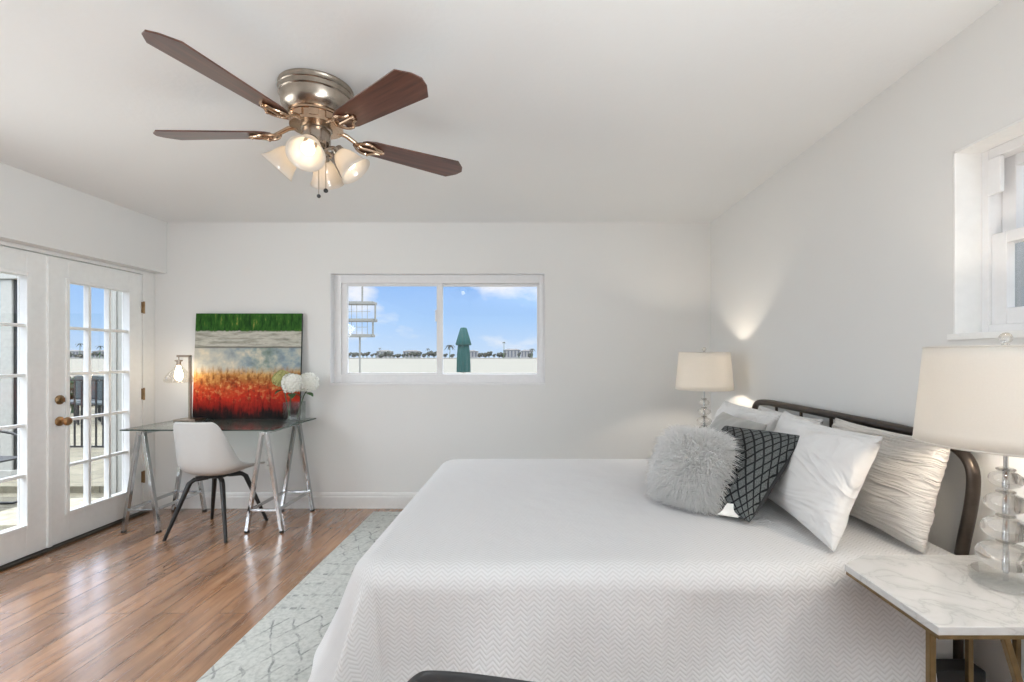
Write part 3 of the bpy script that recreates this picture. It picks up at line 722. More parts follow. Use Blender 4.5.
# bedspread: cloth sheet over the mattress, hanging on foot and both long sides
def bedspread():
    bm = B(); uvl = bm.loops.layers.uv.new('UVMap')
    rc, Rr = 0.06, 0.075
    x0, y0, y1 = BX0+rc, BY0+rc, BY1-rc          # inset rectangle
    LEN = 0.06 + Rr*PI/2 + 0.48
    def axis_pts(lo, hi, n):
        return [lo + (hi-lo)*i/n for i in range(n+1)]
    ss = [-LEN*(1-(i/48)) for i in range(48)] + axis_pts(0, BX1-x0-0.005, 60)
    tt = [-LEN*(1-(i/48)) for i in range(48)] + axis_pts(0, y1-y0, 44) + [(y1-y0) + LEN*(i+1)/48 for i in range(48)]
    W = y1-y0
    def pos(s, tv):
        dx = max(0.0, -s); dy = max(0.0, -tv); side = -1
        if tv > W: dy = tv-W; side = 1
        bx = x0 + max(0.0, s); by = y0 + min(max(tv, 0.0), W)
        if dx == 0 and dy == 0:
            nz = noise.noise(Vector((bx*3.0, by*3.0, 1.3)))*0.005 + noise.noise(Vector((bx*9.0, by*7.0, 4.3)))*0.0022
            e = min(1.0, min(bx-x0, by-y0, y1-by)/0.15) if s >= 0 else 0
            return Vector((bx, by, ZT + nz*max(0, e)))
        d = max(dx, dy); phi = math.atan2(dy, dx)
        n = Vector((-math.cos(phi), side*math.sin(phi), 0))
        ph = phi/(PI/2)
        corner = math.sin(phi*2)
        flare = 0.46*(1-ph) + (0.08 if side < 0 else 0.06)*ph + 0.10*corner*(1 if side < 0 else 0.35)
        if d <= rc:
            return Vector((bx, by, ZT)) + n*d
        a = d-rc
        if a < Rr*PI/2:
            th = a/Rr; th2 = th*(1-flare*0.45)
            o = rc + Rr*math.sin(th2); z = -Rr*(1-math.cos(th2))
        else:
            thm = (PI/2)*(1-flare*0.45)
            o = rc + Rr*math.sin(thm); z = -Rr*(1-math.cos(thm)); a2 = a - Rr*PI/2
            f = flare
            o += f*a2; z -= math.sqrt(1-f*f)*a2
            per = bx*1.0 if ph > 0.5 else by
            k = min(1.0, a2/0.25)
            fold = 0.030*math.sin(per*6.0+0.8+a2*3.0) + 0.015*math.sin(per*15.0+1.9 + a2*5)
            fold += 0.03*noise.noise(Vector((bx*2.6, by*2.6, a2*3.0)))
            wphi = math.exp(-((phi-R(64))/R(8))**2)*0.085 - math.exp(-((phi-R(82))/R(8))**2)*0.02
            wphi -= math.exp(-((phi-R(40))/R(14))**2)*0.02
            if side < 0: fold += wphi
            o += fold*k
        p = Vector((bx, by, ZT + z)) + n*o
        return p
    grid = [[bm.verts.new(pos(s, tv)) for tv in tt] for s in ss]
    for i in range(len(ss)-1):
        for j in range(len(tt)-1):
            if ss[i] > 1.21-x0 and (tt[j] < -0.22 or tt[j+1] > W+0.22): continue     # side drops stop short of the headboard
            f = bm.faces.new((grid[i][j], grid[i+1][j], grid[i+1][j+1], grid[i][j+1]))
            idx = ((i, j), (i+1, j), (i+1, j+1), (i, j+1))
            for lp, (a, b) in zip(f.loops, idx): lp[uvl].uv = (ss[a]+2, tt[b]+2)
    return bm
bm = bedspread()
solo('bedspread', bm, M_SPREAD, (0.42, 2.36, 0.1), 'white chevron-quilted bedspread covering the bed and hanging to the rug', 'bedspread', smooth=True, angle=180)

# ------------------------------------------------------------------ pillows
def pillow_bm(wd, ht, th, pinch=0.10, n=36, wr=0.006, seed=0, wrs=(3, 7), p=0.42, uvscale=True):
    bm = B(); uvl = bm.loops.layers.uv.new('UVMap')
    def pt(u, v, s):
        x = wd/2*u*(1 - pinch*(1-abs(v)**2.2)*abs(u)**1.5)
        z = ht/2*v*(1 - pinch*(1-abs(u)**2.2)*abs(v)**1.5)
        e = (max(0, 1-abs(u)**2.6)*max(0, 1-abs(v)**2.6))**p
        y = s*th/2*e
        k = e**0.5
        q = Vector((x*wrs[0]*3, z*wrs[1]*3, seed*3.1 + s*1.7))
        y += s*wr*(noise.noise(q) + 0.6*noise.noise(q*2.3))*k
        z += wr*1.2*noise.noise(Vector((x*5, z*4, seed+9)))*k
        return Vector((x, y, z))
    g = {}
    for s in (-1, 1):
        for i in range(n+1):
            for j in range(n+1):
                u = math.sin((i/n*2-1)*PI/2*0.92)/math.sin(PI/2*0.92); v = math.sin((j/n*2-1)*PI/2*0.92)/math.sin(PI/2*0.92)
                edge = i in (0, n) or j in (0, n)
                if edge and s == 1: g[s, i, j] = g[-1, i, j]
                else: g[s, i, j] = bm.verts.new(pt(u, v, s))
    for s in (-1, 1):
        for i in range(n):
            for j in range(n):
                vs = [g[s, i, j], g[s, i+1, j], g[s, i+1, j+1], g[s, i, j+1]]
                f = bm.faces.new(vs if s < 0 else vs[::-1])
                ii = ((i, j), (i+1, j), (i+1, j+1), (i, j+1)); ii = ii if s < 0 else ii[::-1]
                for lp, (a, b) in zip(f.loops, ii): lp[uvl].uv = (a/n, b/n)
                f.material_index = 0 if s < 0 else 1
    return bm
def place(base, yaw, lean, roll, ht):
    # pillow front faces local -Y; yaw about Z, leaning back by lean, standing with its lower edge on base
    return Matrix.Translation(Vector(base)) @ Matrix.Rotation(yaw, 4, 'Z') @ Matrix.Rotation(-lean, 4, 'X') @ Matrix.Rotation(roll, 4, 'Y') @ Matrix.Translation((0, 0, ht/2))
ZB = ZT + 0.012
def pillow(name, label, cat, mats, wd, ht, th, base, facing, lean, roll=0, group=None, **kw):
    # facing: direction (degrees, 0 = +X) the front looks to
    bm = pillow_bm(wd, ht, th, **kw)
    M = place(base, R(facing+90), R(lean), R(roll), ht)
    bm.transform(M)
    o = solo(name, bm, mats, base, label, cat, group, smooth=True, angle=180)
    return o, M
pillow('pillow', 'cream wrinkled linen pillow nearest the marble table, upright against headboard', 'pillow', [M_LINEN, M_LINEN], 0.62, 0.385, 0.13, (1.285, 1.910, ZB), 180, 14, group='bed pillows', wr=0.012, seed=2, wrs=(2, 16), pinch=0.06)
pillow('pillow', 'big smooth white pillow leaning right behind the grey lattice cushion', 'pillow', [M_COTTON, M_COTTON], 0.77, 0.42, 0.14, (1.030, 2.000, ZB), 175, 22, group='bed pillows', wr=0.007, seed=5, wrs=(4, 4), pinch=0.09)
pillow('pillow', 'white pillow at the far end with only its top corner showing against headboard', 'pillow', [M_COTTON, M_COTTON], 0.66, 0.355, 0.10, (1.335, 2.66, ZB), 180, 8, group='bed pillows', wr=0.008, seed=8, wrs=(4, 5), pinch=0.07)
pillow('pillow', 'white pillow behind the grey satin cushion, under the far lamp', 'pillow', [M_COTTON, M_COTTON], 0.72, 0.400, 0.17, (1.080, 2.80, ZB), 180, 24, group='bed pillows', wr=0.009, seed=11, wrs=(4, 5), pinch=0.07)
pillow('cushion', 'grey satin cushion between white far pillow and furry cushion', 'cushion', [M_SATIN, M_SATIN], 0.52, 0.40, 0.13, (0.86, 2.50, ZB), 180, 32, group='throw cushions', wr=0.012, seed=14, wrs=(4, 4), pinch=0.05)
# lattice cushion with a white care tag
LB = (0.750, 2.09, ZB)
t = Thing('cushion', 'grey cushion with black diamond lattice front beside the furry cushion', 'cushion', LB, 'throw cushions')
bm = pillow_bm(0.45, 0.44, 0.14, seed=21, wr=0.004, pinch=0.05)
ML = place(LB, R(199+90), R(44), R(-3), 0.44); bm.transform(ML)
t.part('cushion_cover', bm, [M_LATTICE, M_CUSHBLACK], smooth=True, angle=180)
bm = B()
prof = [(-0.222, 0.0), (-0.205, 0.0), (-0.12, 0.0), (-0.115, 0)]
g = []
for i in range(8):
    u = i/7
    row = []
    for j in range(4):
        v = j/3
        pt = Vector((0.175 - 0.07*v + 0.02*u, -0.012 - 0.030*v + 0.004*math.sin(u*5), -0.222 + 0.06*u - 0.03*v))
        row.append(bm.verts.new(ML @ pt))
    g.append(row)
for a in range(7):
    for b in range(3): bm.faces.new((g[a][b], g[a+1][b], g[a+1][b+1], g[a][b+1]))
t.part('care_tag', bm, M_CARD, label='white folded fabric tag', solid=0.002, recalc=True)
# furry cushion
FB = (0.662, 2.15, ZB)
t = Thing('cushion', 'fluffy white long-haired fur cushion at the front of the pillows', 'cushion', FB, 'throw cushions')
bm = pillow_bm(0.285, 0.295, 0.15, seed=31, wr=0.003, n=30, pinch=-0.09)
MF = place(FB, R(217+90), R(20), R(0), 0.30); bm.transform(MF)
random.seed(7)
bm.faces.ensure_lookup_table(); bmesh.ops.recalc_face_normals(bm, faces=bm.faces)
areas = [f.calc_area() for f in bm.faces]
picks = random.choices(range(len(bm.faces)), weights=areas, k=8000)
hb_ = B()
cz = MF @ Vector((0, 0, 0))
for fi in picks:
    f = bm.faces[fi]; nrm = f.normal.copy(); c = f.calc_center_median()
    vs = [v.co for v in f.verts]; u, v = random.random(), random.random()
    p = vs[0].lerp(vs[1], u).lerp(vs[3].lerp(vs[2], u), v)
    rad = (p-cz).normalized()
    dirv = (nrm*0.45 + rad*0.75 + Vector((random.gauss(0, .28), random.gauss(0, .28), random.gauss(0, .28)))).normalized()
    cl_ = Vector((noise.noise(p*14), noise.noise(p*14+Vector((5, 0, 0))), noise.noise(p*14+Vector((0, 7, 0)))))*0.45
    dirv = (dirv + cl_).normalized()
    ln = random.uniform(0.045, 0.08); wdt = random.uniform(0.0013, 0.0023)
    q0 = p - nrm*0.003; q1 = p + dirv*ln*0.5; q2 = p + dirv*ln + Vector((0, 0, -0.30*ln)) + cl_*0.01
    if q2.z < ZT+0.008: q2.z = ZT + 0.008 + random.random()*0.008
    if q1.z < ZT+0.010: q1.z = ZT + 0.010 + random.random()*0.006
    s = dirv.cross(Vector((random.random(), random.random(), random.random()))).normalized(); s2 = dirv.cross(s)
    ra = []
    for q, k in ((q0, 1.0), (q1, 0.8)):
        ra.append([hb_.verts.new(q + (s*math.cos(a)+s2*math.sin(a))*wdt*k) for a in (0, 2.09, 4.19)])
    tip = hb_.verts.new(q2)
    for k in range(3):
        hb_.faces.new((ra[0][k], ra[0][(k+1) % 3], ra[1][(k+1) % 3], ra[1][k])); hb_.faces.new((ra[1][k], ra[1][(k+1) % 3], tip))
t.part('cushion_cover', bm, [M_FUR, M_FUR], smooth=True, angle=180)
fur = t.part('fur', hb_, M_FUR, recalc=False, smooth=True, angle=180); fur['kind'] = 'stuff'

# ------------------------------------------------------------------ bedside tables
def side_table(x0, x1, y0, y1, zt, label, clip):
    cx, cy = (x0+x1)/2, (y0+y1)/2
    t = Thing('bedside_table', label, 'table', (cx, cy, 0), 'marble bedside tables')
    if clip: poly = [(x0, y0), (x1, y0), (x1, y1), (x0+0.10, y1), (x0, y1-0.065)]
    else: poly = [(x0, y0), (x1, y0), (x1, y1), (x0, y1)]
    bm = B(); prism(bm, poly, zt-0.020, zt); t.part('marble_top', bm, M_MARBLE, bevel=0.002)
    inn = [(cx+(x-cx)*0.988, cy+(y-cy)*0.988) for x, y in poly]
    bm = B(); prism(bm, inn, zt-0.030, zt-0.020); t.part('metal_rim', bm, M_GOLD)
    zl = zt-0.030
    for p, q in (((x0+0.016, y0+0.04, zl), (x0+0.016, y0+0.04, 0)), ((x0+0.385, y1-0.05, zl), (x0+0.385, y1-0.05, 0)),
                 ((x0+0.19, y0+0.045, zl), (x0+0.385, y0+0.045, 0)), ((x1-0.04, y1-0.06, zl), (x1-0.04, y1-0.06, 0))):
        bm = B(); _bar(bm, p, q, 0.015, 0.015); t.part('leg', bm, M_GOLD, bevel=0.002)
    return t
ZN = 0.679
side_table(0.920, 1.478, 1.105, 1.505, ZN, 'white marble-topped table with thin bronze legs in front of near bedside', True)
side_table(1.005, 1.478, 3.27, 3.72, ZN, 'far marble-topped bedside table mostly hidden behind the pillows', False)

# crystal lamps
def crystal_lamp(c, label, power):
    c = Vector(c); t = Thing('table_lamp', label, 'lamp', c, 'crystal bedside lamps')
    def at(z): return (c.x, c.y, c.z+z)
    bm = B(); lathe(bm, [(0.070, 0.0012), (0.078, 0.005), (0.078, 0.024), (0.072, 0.030), (0.02, 0.030)], c, 40); t.part('crystal_base', bm, M_CRYSTALBASE, smooth=True)
    for r, z, hh in ((0.064, 0.076, 0.036), (0.053, 0.150, 0.031), (0.046, 0.219, 0.027), (0.037, 0.284, 0.023)):
        prof = [(0.014, z-hh)] + [(max(0.014, r*math.cos(a)**0.8), z + hh*math.sin(a)) for a in [R(-70+140*i/14) for i in range(15)]] + [(0.014, z+hh)]
        bm = B(); lathe(bm, prof, c, 32); t.part('crystal_orb', bm, M_CRYSTAL, smooth=True)
        bm = B(); lathe(bm, [(0.016, z+hh), (0.021, z+hh+0.003), (0.021, z+hh+0.006), (0.015, z+hh+0.009)], c, 24); t.part('crystal_collar', bm, M_CRYSTAL, smooth=True)
    bm = B(); lathe(bm, [(0.0055, 0.030), (0.0055, 0.42)], c, 12); lathe(bm, [(0.004, 0.42), (0.004, 0.65)], c, 8)
    t.part('rod', bm, M_CHROME, smooth=True)
    bm = B(); lathe(bm, [(0.016, 0.40), (0.018, 0.41), (0.018, 0.45), (0.012, 0.46)], c, 20); sk = t.part('socket', bm, M_CHROME, smooth=True)
    bm = B(); ball(bm, at(0.487), 0.028, 14, 1.0); t.part('bulb', bm, emit('lamp_bulb', (1.0, 0.86, 0.70), power), smooth=True, under=sk)
    zb, zt, rb, rt = 0.380, 0.645, 0.200, 0.176
    bm = B(); n = 56
    ra = []
    for i in range(9):
        f = i/8; rr = rb+(rt-rb)*f; zz = zb+(zt-zb)*f
        ra.append([bm.verts.new((c.x+rr*math.cos(2*PI*k/n), c.y+rr*math.sin(2*PI*k/n), c.z+zz)) for k in range(n)])
    for a, b in zip(ra, ra[1:]):
        for k in range(n): bm.faces.new((a[k], a[(k+1) % n], b[(k+1) % n], b[k]))
    sh = t.part('lamp_shade', bm, M_SHADE, smooth=True, solid=0.0015)
    for rr, zz in ((rb, zb), (rt, zt)):
        bm = B(); tube(bm, [(c.x+rr*math.cos(2*PI*k/56), c.y+rr*math.sin(2*PI*k/56), c.z+zz) for k in range(56)], 0.0028, 6, closed=True)
        t.part('shade_trim', bm, M_SHADE, under=sh, smooth=True)
    bm = B()
    for k in range(3):
        a = 2*PI*k/3+0.4; tube(bm, [at(0.635), (c.x+rt*math.cos(a), c.y+rt*math.sin(a), c.z+0.635)], 0.002, 6)
    t.part('spider', bm, M_CHROME, under=sh)
    bm = B(); lathe(bm, [(0.006, 0.645), (0.010, 0.65), (0.006, 0.655)], c, 12); ball(bm, at(0.669), 0.015, 14); t.part('finial', bm, M_CRYSTAL, smooth=True)
    return t
crystal_lamp((1.279, 1.315, ZN), 'near crystal ball table lamp with white drum shade on the marble table', 230.0)
crystal_lamp((1.212, 3.48, ZN), 'far lit crystal table lamp with white drum shade in the back corner', 210.0)

# dark low bin under the near table
bm = B(); prism(bm, [(1.26, 1.53), (1.43, 1.53), (1.43, 1.60), (1.26, 1.60)], 0.0, 0.30)
solo('floor_box', bm, M_BLACKPL, (1.345, 1.565, 0), 'black box on the floor under marble table beside the headboard post', 'box', bevel=0.008)

# ------------------------------------------------------------------ desk with glass top and chrome trestles
GZ = 0.775
t = Thing('desk', 'glass-topped desk on chrome A-frame trestles below the painting', 'desk', (-2.42, 3.75, 0))
bm = B(); box(bm, -2.965, -1.865, 3.44, 4.10, GZ-0.010, GZ)
for f in bm.faces:
    if abs(f.normal.z) < 0.5: f.material_index = 1
bmesh.ops.recalc_face_normals(bm, faces=bm.faces)
for f in bm.faces: f.material_index = 0 if abs(f.normal.z) > 0.5 else 1
t.part('glass_top', bm, [M_DESKGLASS, M_GLASSEDGE], label='clear glass top with dark green edge')
for cx in (-2.905, -2.000):
    bm = B()
    za = GZ-0.030; zb = 0.165
    def lx(z): return 0.018 + (0.128-0.018)*(1-z/za)
    yf, yr = 3.555, 4.045
    _bar(bm, (cx, yf-0.02, za-0.012), (cx, yr+0.02, za-0.012), 0.026, 0.022)
    tr = t.part('trestle', bm, M_CHROME, bevel=0.002)
    bm = B()
    for yy in (yf, yr): _bar(bm, (cx-lx(zb), yy, zb), (cx+lx(zb), yy, zb), 0.014, 0.022)
    for s in (-1, 1): _bar(bm, (cx+s*lx(zb), yf, zb), (cx+s*lx(zb), yr, zb), 0.014, 0.022)
    t.part('stretcher_frame', bm, M_CHROME, under=tr, bevel=0.002)
    for yy in (yf, yr):
        for s in (-1, 1):
            bm = B(); _bar(bm, (cx+s*0.128, yy, 0.012), (cx+s*0.016, yy, za-0.005), 0.024, 0.030); t.part('leg', bm, M_CHROME, under=tr, bevel=0.002)
            bm = B(); lathe(bm, [(0.017, 0.0), (0.017, 0.016)], (cx+s*0.128, yy, 0), 12); t.part('rubber_foot', bm, M_RUBBER, under=tr)
        bm = B(); lathe(bm, [(0.016, za-0.002), (0.016, GZ-0.010)], (cx, yy, 0), 14); t.part('glass_pad', bm, M_BULBGLASS, under=tr)

# painting
bm = B(); uvl = bm.loops.layers.uv.new('UVMap')
PW, PH, PD = 0.895, 0.885, 0.022
vs = box(bm, -PW/2, PW/2, 0, PD, 0, PH)
bmesh.ops.recalc_face_normals(bm, faces=bm.faces)
for f in bm.faces:
    fr = f.normal.y < -0.5; f.material_index = 0 if fr else 1
    for lp in f.loops: lp[uvl].uv = ((lp.vert.co.x+PW/2)/PW, lp.vert.co.z/PH)
bm.transform(Matrix.Translation((-2.425, 4.035, GZ)) @ Matrix.Rotation(R(-3.0), 4, 'X'))
solo('painting', bm, [M_PAINT, M_CANVASEDGE], (-2.415, 4.045, GZ), 'large abstract canvas with green, grey and fiery red bands leaning on the desk', 'painting')

# desk lamp
LX, LY = -2.815, 3.93
t = Thing('desk_lamp', 'slim nickel desk lamp with clear glass bulb shade at left of painting', 'lamp', (LX, LY, GZ))
bm = B(); box(bm, LX-0.09, LX+0.085, LY-0.065, LY+0.065, GZ, GZ+0.014); t.part('base_plate', bm, M_NICKEL, bevel=0.002)
zt = 1.305
bm = B(); box(bm, LX-0.009, LX+0.009, LY-0.009, LY+0.009, GZ+0.014, zt); box(bm, LX-0.105, LX+0.009, LY-0.009, LY+0.009, zt-0.016, zt+0.002); t.part('post', bm, M_NICKEL, bevel=0.002)
SX = LX-0.092
bm = B(); lathe(bm, [(0.004, zt-0.016), (0.004, zt-0.035), (0.028, zt-0.040), (0.028, zt-0.048), (0.016, zt-0.052), (0.016, zt-0.082), (0.012, zt-0.085)], (SX, LY, 0), 20)
sk = t.part('socket', bm, M_NICKEL, smooth=True)
bm = B(); lathe(bm, [(0.012, zt-0.085), (0.014, zt-0.100), (0.022, zt-0.125), (0.028, zt-0.150), (0.028, zt-0.175), (0.020, zt-0.197), (0.006, zt-0.206)], (SX, LY, 0), 20)
t.part('bulb', bm, M_BULBHOT, under=sk, smooth=True)
bm = B(); lathe(bm, [(0.018, zt-0.075), (0.024, zt-0.088), (0.050, zt-0.120), (0.088, zt-0.165), (0.100, zt-0.195), (0.100, zt-0.21), (0.085, zt-0.225)], (SX, LY, 0), 32, cap=False)
t.part('glass_shade', bm, M_BULBGLASS, smooth=True, solid=0.002)

# glass vase
VX, VY = -1.952, 3.90
t = Thing('vase', 'square clear glass vase of flower stems on right end of desk', 'vase', (VX, VY, GZ))
bm = B(); a = 0.062; zz = GZ+0.155
ring_frame_pts = [(-a, -a), (a, -a), (a, a), (-a, a)]
prism(bm, [(VX+x, VY+y) for x, y in ring_frame_pts], GZ, GZ+0.018)
for (x0, x1, y0, y1) in ((-a, a, -a, -a+0.004), (-a, a, a-0.004, a), (-a, -a+0.004, -a+0.004, a-0.004), (a-0.004, a, -a+0.004, a-0.004)):
    box(bm, VX+x0, VX+x1, VY+y0, VY+y1, GZ+0.018, zz)
t.part('glass_vessel', bm, M_VASE)
def hydrangea(head, foot, r, mat, label, seed, leaves):
    t = Thing('hydrangea', label, 'flower', foot, 'hydrangeas in the glass vase')
    head, foot = Vector(head), Vector(foot); random.seed(seed)
    bm = B(); mid = foot.lerp(head, 0.6) + Vector((0, 0, 0.01)); tube(bm, [foot, mid, head-Vector((0, 0, r*0.4))], [0.0045, 0.004, 0.004], 8); t.part('stem', bm, M_STEM, smooth=True)
    bm = B(); ball(bm, head, r*0.66, 14)
    for k in range(120):
        z = 1-2*(k+0.5)/120; ph = k*2.39996; s = math.sqrt(1-z*z)
        nrm = Vector((s*math.cos(ph), s*math.sin(ph), z))
        if nrm.z < -0.75: continue
        c = head + nrm*r*random.uniform(0.80, 1.0)
        u = nrm.cross(Vector((0.3, 0.2, 1))).normalized(); v = nrm.cross(u); rot = random.random()*PI
        pr = 0.0145*r/0.085*random.uniform(0.85, 1.15)
        cv = bm.verts.new(c - nrm*0.003)
        for q in range(4):
            a0 = rot+q*PI/2
            def P(ang, rad, lift): return bm.verts.new(c + (u*math.cos(ang)+v*math.sin(ang))*rad + nrm*lift)
            p1 = P(a0-0.6, pr*0.8, 0.006); p2 = P(a0-0.25, pr*1.4, 0.004); p3 = P(a0+0.25, pr*1.4, -0.001); p4 = P(a0+0.6, pr*0.8, 0.002)
            bm.faces.new((cv, p1, p2, p3, p4))
    t.part('flower_head', bm, mat, recalc=False)
    for (az, ln) in leaves:
        bm = B(); base = foot.lerp(head, 0.72)
        d = Vector((math.cos(R(az)), math.sin(R(az)), 0.25)).normalized(); side = d.cross(Vector((0, 0, 1))).normalized()
        row = []
        for i in range(7):
            f = i/6; wv = 0.028*math.sin(PI*min(1, f*0.92+0.05))**0.8; c = base + d*ln*f + Vector((0, 0, -0.05*f*f))
            row.append((bm.verts.new(c-side*wv), bm.verts.new(c+Vector((0, 0, -0.004))), bm.verts.new(c+side*wv)))
        for i in range(6):
            a_, b_ = row[i], row[i+1]
            bm.faces.new((a_[0], a_[1], b_[1], b_[0])); bm.faces.new((a_[1], a_[2], b_[2], b_[1]))
        t.part('leaf', bm, M_GREENLEAF, smooth=True)
hydrangea((-1.945, 3.86, 1.075), (-1.99, 3.885, GZ+0.02), 0.088, M_PETAL, 'white hydrangea bloom in front, middle of the vase', 3, [(-60, 0.09), (20, 0.08)])
hydrangea((-1.855, 3.94, 1.080), (-1.94, 3.915, GZ+0.02), 0.083, M_PETAL, 'white hydrangea bloom at right side of the vase, against the wall', 4, [(-30, 0.10)])
hydrangea((-2.065, 3.925, 1.112), (-2.0, 3.92, GZ+0.02), 0.070, M_PETALG, 'yellow-green hydrangea bloom at left in front of the painting', 5, [(170, 0.08), (220, 0.07)])

# ------------------------------------------------------------------ desk chair
CX, CY = -2.370, 3.605
def shell_chair(cx, cy, rot, label, mat, legmat, dz=0.0):
    t = Thing('desk_chair' if mat is M_WHITEPL else 'chair', label, 'chair', (cx, cy, 0))
    M = Matrix.Translation((cx, cy, 0)) @ Matrix.Rotation(rot, 4, 'Z')    # local: faces +Y
    prof = [(0.250, 0.440), (0.235, 0.453), (0.19, 0.455), (0.10, 0.442), (0.0, 0.430), (-0.10, 0.430), (-0.165, 0.452), (-0.20, 0.500), (-0.215, 0.57), (-0.225, 0.65), (-0.235, 0.73), (-0.243, 0.79), (-0.247, 0.822), (-0.249, 0.838)]
    wid = [0.185, 0.215, 0.228, 0.235, 0.237, 0.235, 0.23, 0.226, 0.216, 0.203, 0.186, 0.172, 0.156, 0.130]
    curl = [0.005, 0.008, 0.018, 0.045, 0.075, 0.105, 0.125, 0.125, 0.110, 0.085, 0.055, 0.035, 0.022, 0.015]
    bm = B(); n = 20; g = []
    m = len(prof)
    for i in range(m):
        a = Vector(prof[max(0, i-1)]); b = Vector(prof[min(m-1, i+1)]); tg = (b-a).normalized()
        nrm = Vector((-tg.y, tg.x)) * -1      # up for the seat / forward for the back
        if nrm.y < 0 and i < 5: nrm = -nrm
        if i >= 6 and nrm.x < 0: nrm = -nrm
        row = []
        for j in range(n+1):
            u = j/n*2-1
            x = wid[i]*math.sin(u*PI/2*0.9)/math.sin(PI/2*0.9)
            off = curl[i]*abs(u)**2.3
            row.append(bm.verts.new(M @ Vector((x, prof[i][0]+nrm.x*off, prof[i][1]+nrm.y*off+dz))))
        g.append(row)
    for i in range(m-1):
        for j in range(n): bm.faces.new((g[i][j], g[i+1][j], g[i+1][j+1], g[i][j+1]))
    o = t.part('seat_shell', bm, mat, smooth=True, angle=180)
    md = o.modifiers.new('solid', 'SOLIDIFY'); md.thickness = 0.010; md.offset = 0
    md = o.modifiers.new('sub', 'SUBSURF'); md.levels = 1; md.render_levels = 2
    bm = B(); lathe(bm, [(0.045, 0.395+dz), (0.075, 0.405+dz), (0.075, 0.418+dz)], M @ Vector((0, 0, 0)), 20)
    for s in (-1, 1): _bar(bm, M @ Vector((-0.10, s*0.10, 0.408+dz)), M @ Vector((0.10, -s*0.10, 0.408+dz)), 0.028, 0.020)
    t.part('hub', bm, legmat)
    for sx in (-1, 1):
        for sy in (-1, 1):
            p = [M @ Vector((sx*0.045, sy*0.045, 0.402+dz)), M @ Vector((sx*0.105, sy*0.105, 0.400+dz)), M @ Vector((sx*0.125, sy*0.125, 0.378+dz)), M @ Vector((sx*0.228, sy*0.228, 0.0))]
            bm = B(); tube(bm, p, [0.013, 0.0165, 0.0175, 0.011], 10); t.part('leg', bm, legmat, smooth=True)
    return t
shell_chair(CX, CY, R(-4), 'white moulded shell chair with black splayed legs at the glass desk', M_WHITEPL, M_BLACK)
# dark chair whose back just enters the bottom of the frame
shell_chair(-0.085, 0.447, R(180-12), 'black curved chair back rising in front of the bed at bottom edge', M_BLACKPL, M_BLACK, 0.0)

# ------------------------------------------------------------------ ceiling fan
FC = Vector((-0.935, 2.060, H))
t = Thing('ceiling_fan', 'five-blade ceiling fan with mahogany blades and four frosted lamps', 'fan', FC)
def fz(z): return z - H
bm = B(); lathe(bm, [(0.147, 0), (0.149, -0.004), (0.148, -0.010), (0.147, -0.012), (0.147, -0.022), (0.150, -0.025), (0.147, -0.028), (0.145, -0.045), (0.147, -0.048), (0.143, -0.052), (0.138, -0.085), (0.128, -0.105), (0.112, -0.118)], FC, 48)
hs = t.part('motor_housing', bm, M_FANMETAL, smooth=True, angle=30)
bm = B(); lathe(bm, [(0.106, -0.118), (0.106, -0.128), (0.098, -0.130), (0.098, -0.160), (0.106, -0.162), (0.106, -0.172), (0.06, -0.175)], FC, 40)
for k in range(10):
    a = 2*PI*k/10; M = Matrix.Translation(FC) @ Matrix.Rotation(a, 4, 'Z'); box(bm, 0.094, 0.104, -0.018, 0.018, -0.158, -0.132, M)
t.part('motor_ring', bm, M_IRON, smooth=True, angle=30)
bm = B(); lathe(bm, [(0.062, -0.172), (0.062, -0.180), (0.056, -0.183), (0.056, -0.235), (0.050, -0.245), (0.030, -0.250), (0.030, -0.275), (0.036, -0.280), (0.036, -0.300), (0.018, -0.315)], FC, 32)
t.part('switch_housing', bm, M_FANMETAL, smooth=True, angle=30)
BZ = -0.200
for k, ang in enumerate((-106.8, -37.5, 36.5, 108.5, 179.5)):
    Mr = Matrix.Translation(FC + Vector((0, 0, BZ))) @ Matrix.Rotation(R(ang), 4, 'Z')
    Mp = Mr @ Matrix.Rotation(R(-11), 4, 'X')
    out = []
    r0, r1 = 0.185, 0.680
    w0, w1 = 0.054, 0.075
    pts = [(r0, -0.030), (r0+0.015, -0.044), (r0+0.05, -w0), (r1-0.045, -w1), (r1-0.012, -0.042), (r1-0.004, -0.034), (r1+0.010, 0.0), (r1-0.004, 0.034), (r1-0.012, 0.042), (r1-0.045, w1), (r0+0.05, w0), (r0+0.015, 0.044), (r0, 0.030)]
    bm = B(); uvl = bm.loops.layers.uv.new('UVMap'); prism(bm, pts, 0.0, 0.006)
    for f in bm.faces:
        for lp in f.loops: lp[uvl].uv = (lp.vert.co.x + k, lp.vert.co.y)
    bm.transform(Mp)
    bl = t.part('blade', bm, M_BLADE, bevel=0.0015)
    bm = B()
    tube(bm, [Mr @ Vector(p) for p in ((0.085, 0, 0.035), (0.12, 0, 0.030), (0.16, 0, 0.010), (0.19, 0, -0.006))], [0.011, 0.010, 0.009, 0.009], 10)
    for s in (-1, 1):
        q = smooth_path([(0.155, 0.0, 0.0), (0.185, s*0.036, -0.006), (0.225, s*0.040, -0.007), (0.245, s*0.018, -0.007), (0.275, s*0.014, -0.006)], 2)
        tube(bm, [Mp @ p for p in q], 0.0065, 8)
    q = [(0.19, 0, -0.006), (0.24, 0, -0.007), (0.288, 0, -0.005)]
    tube(bm, [Mp @ Vector(p) for p in q], [0.008, 0.007, 0.008], 8)
    for rr, ss in ((0.222, 0.036), (0.222, -0.036), (0.278, 0.0)):
        ball(bm, Mp @ Vector((rr, ss, -0.010)), 0.007, 8)
    t.part('blade_iron', bm, M_IRON, under=bl, smooth=True, label='ornate bronze blade bracket')
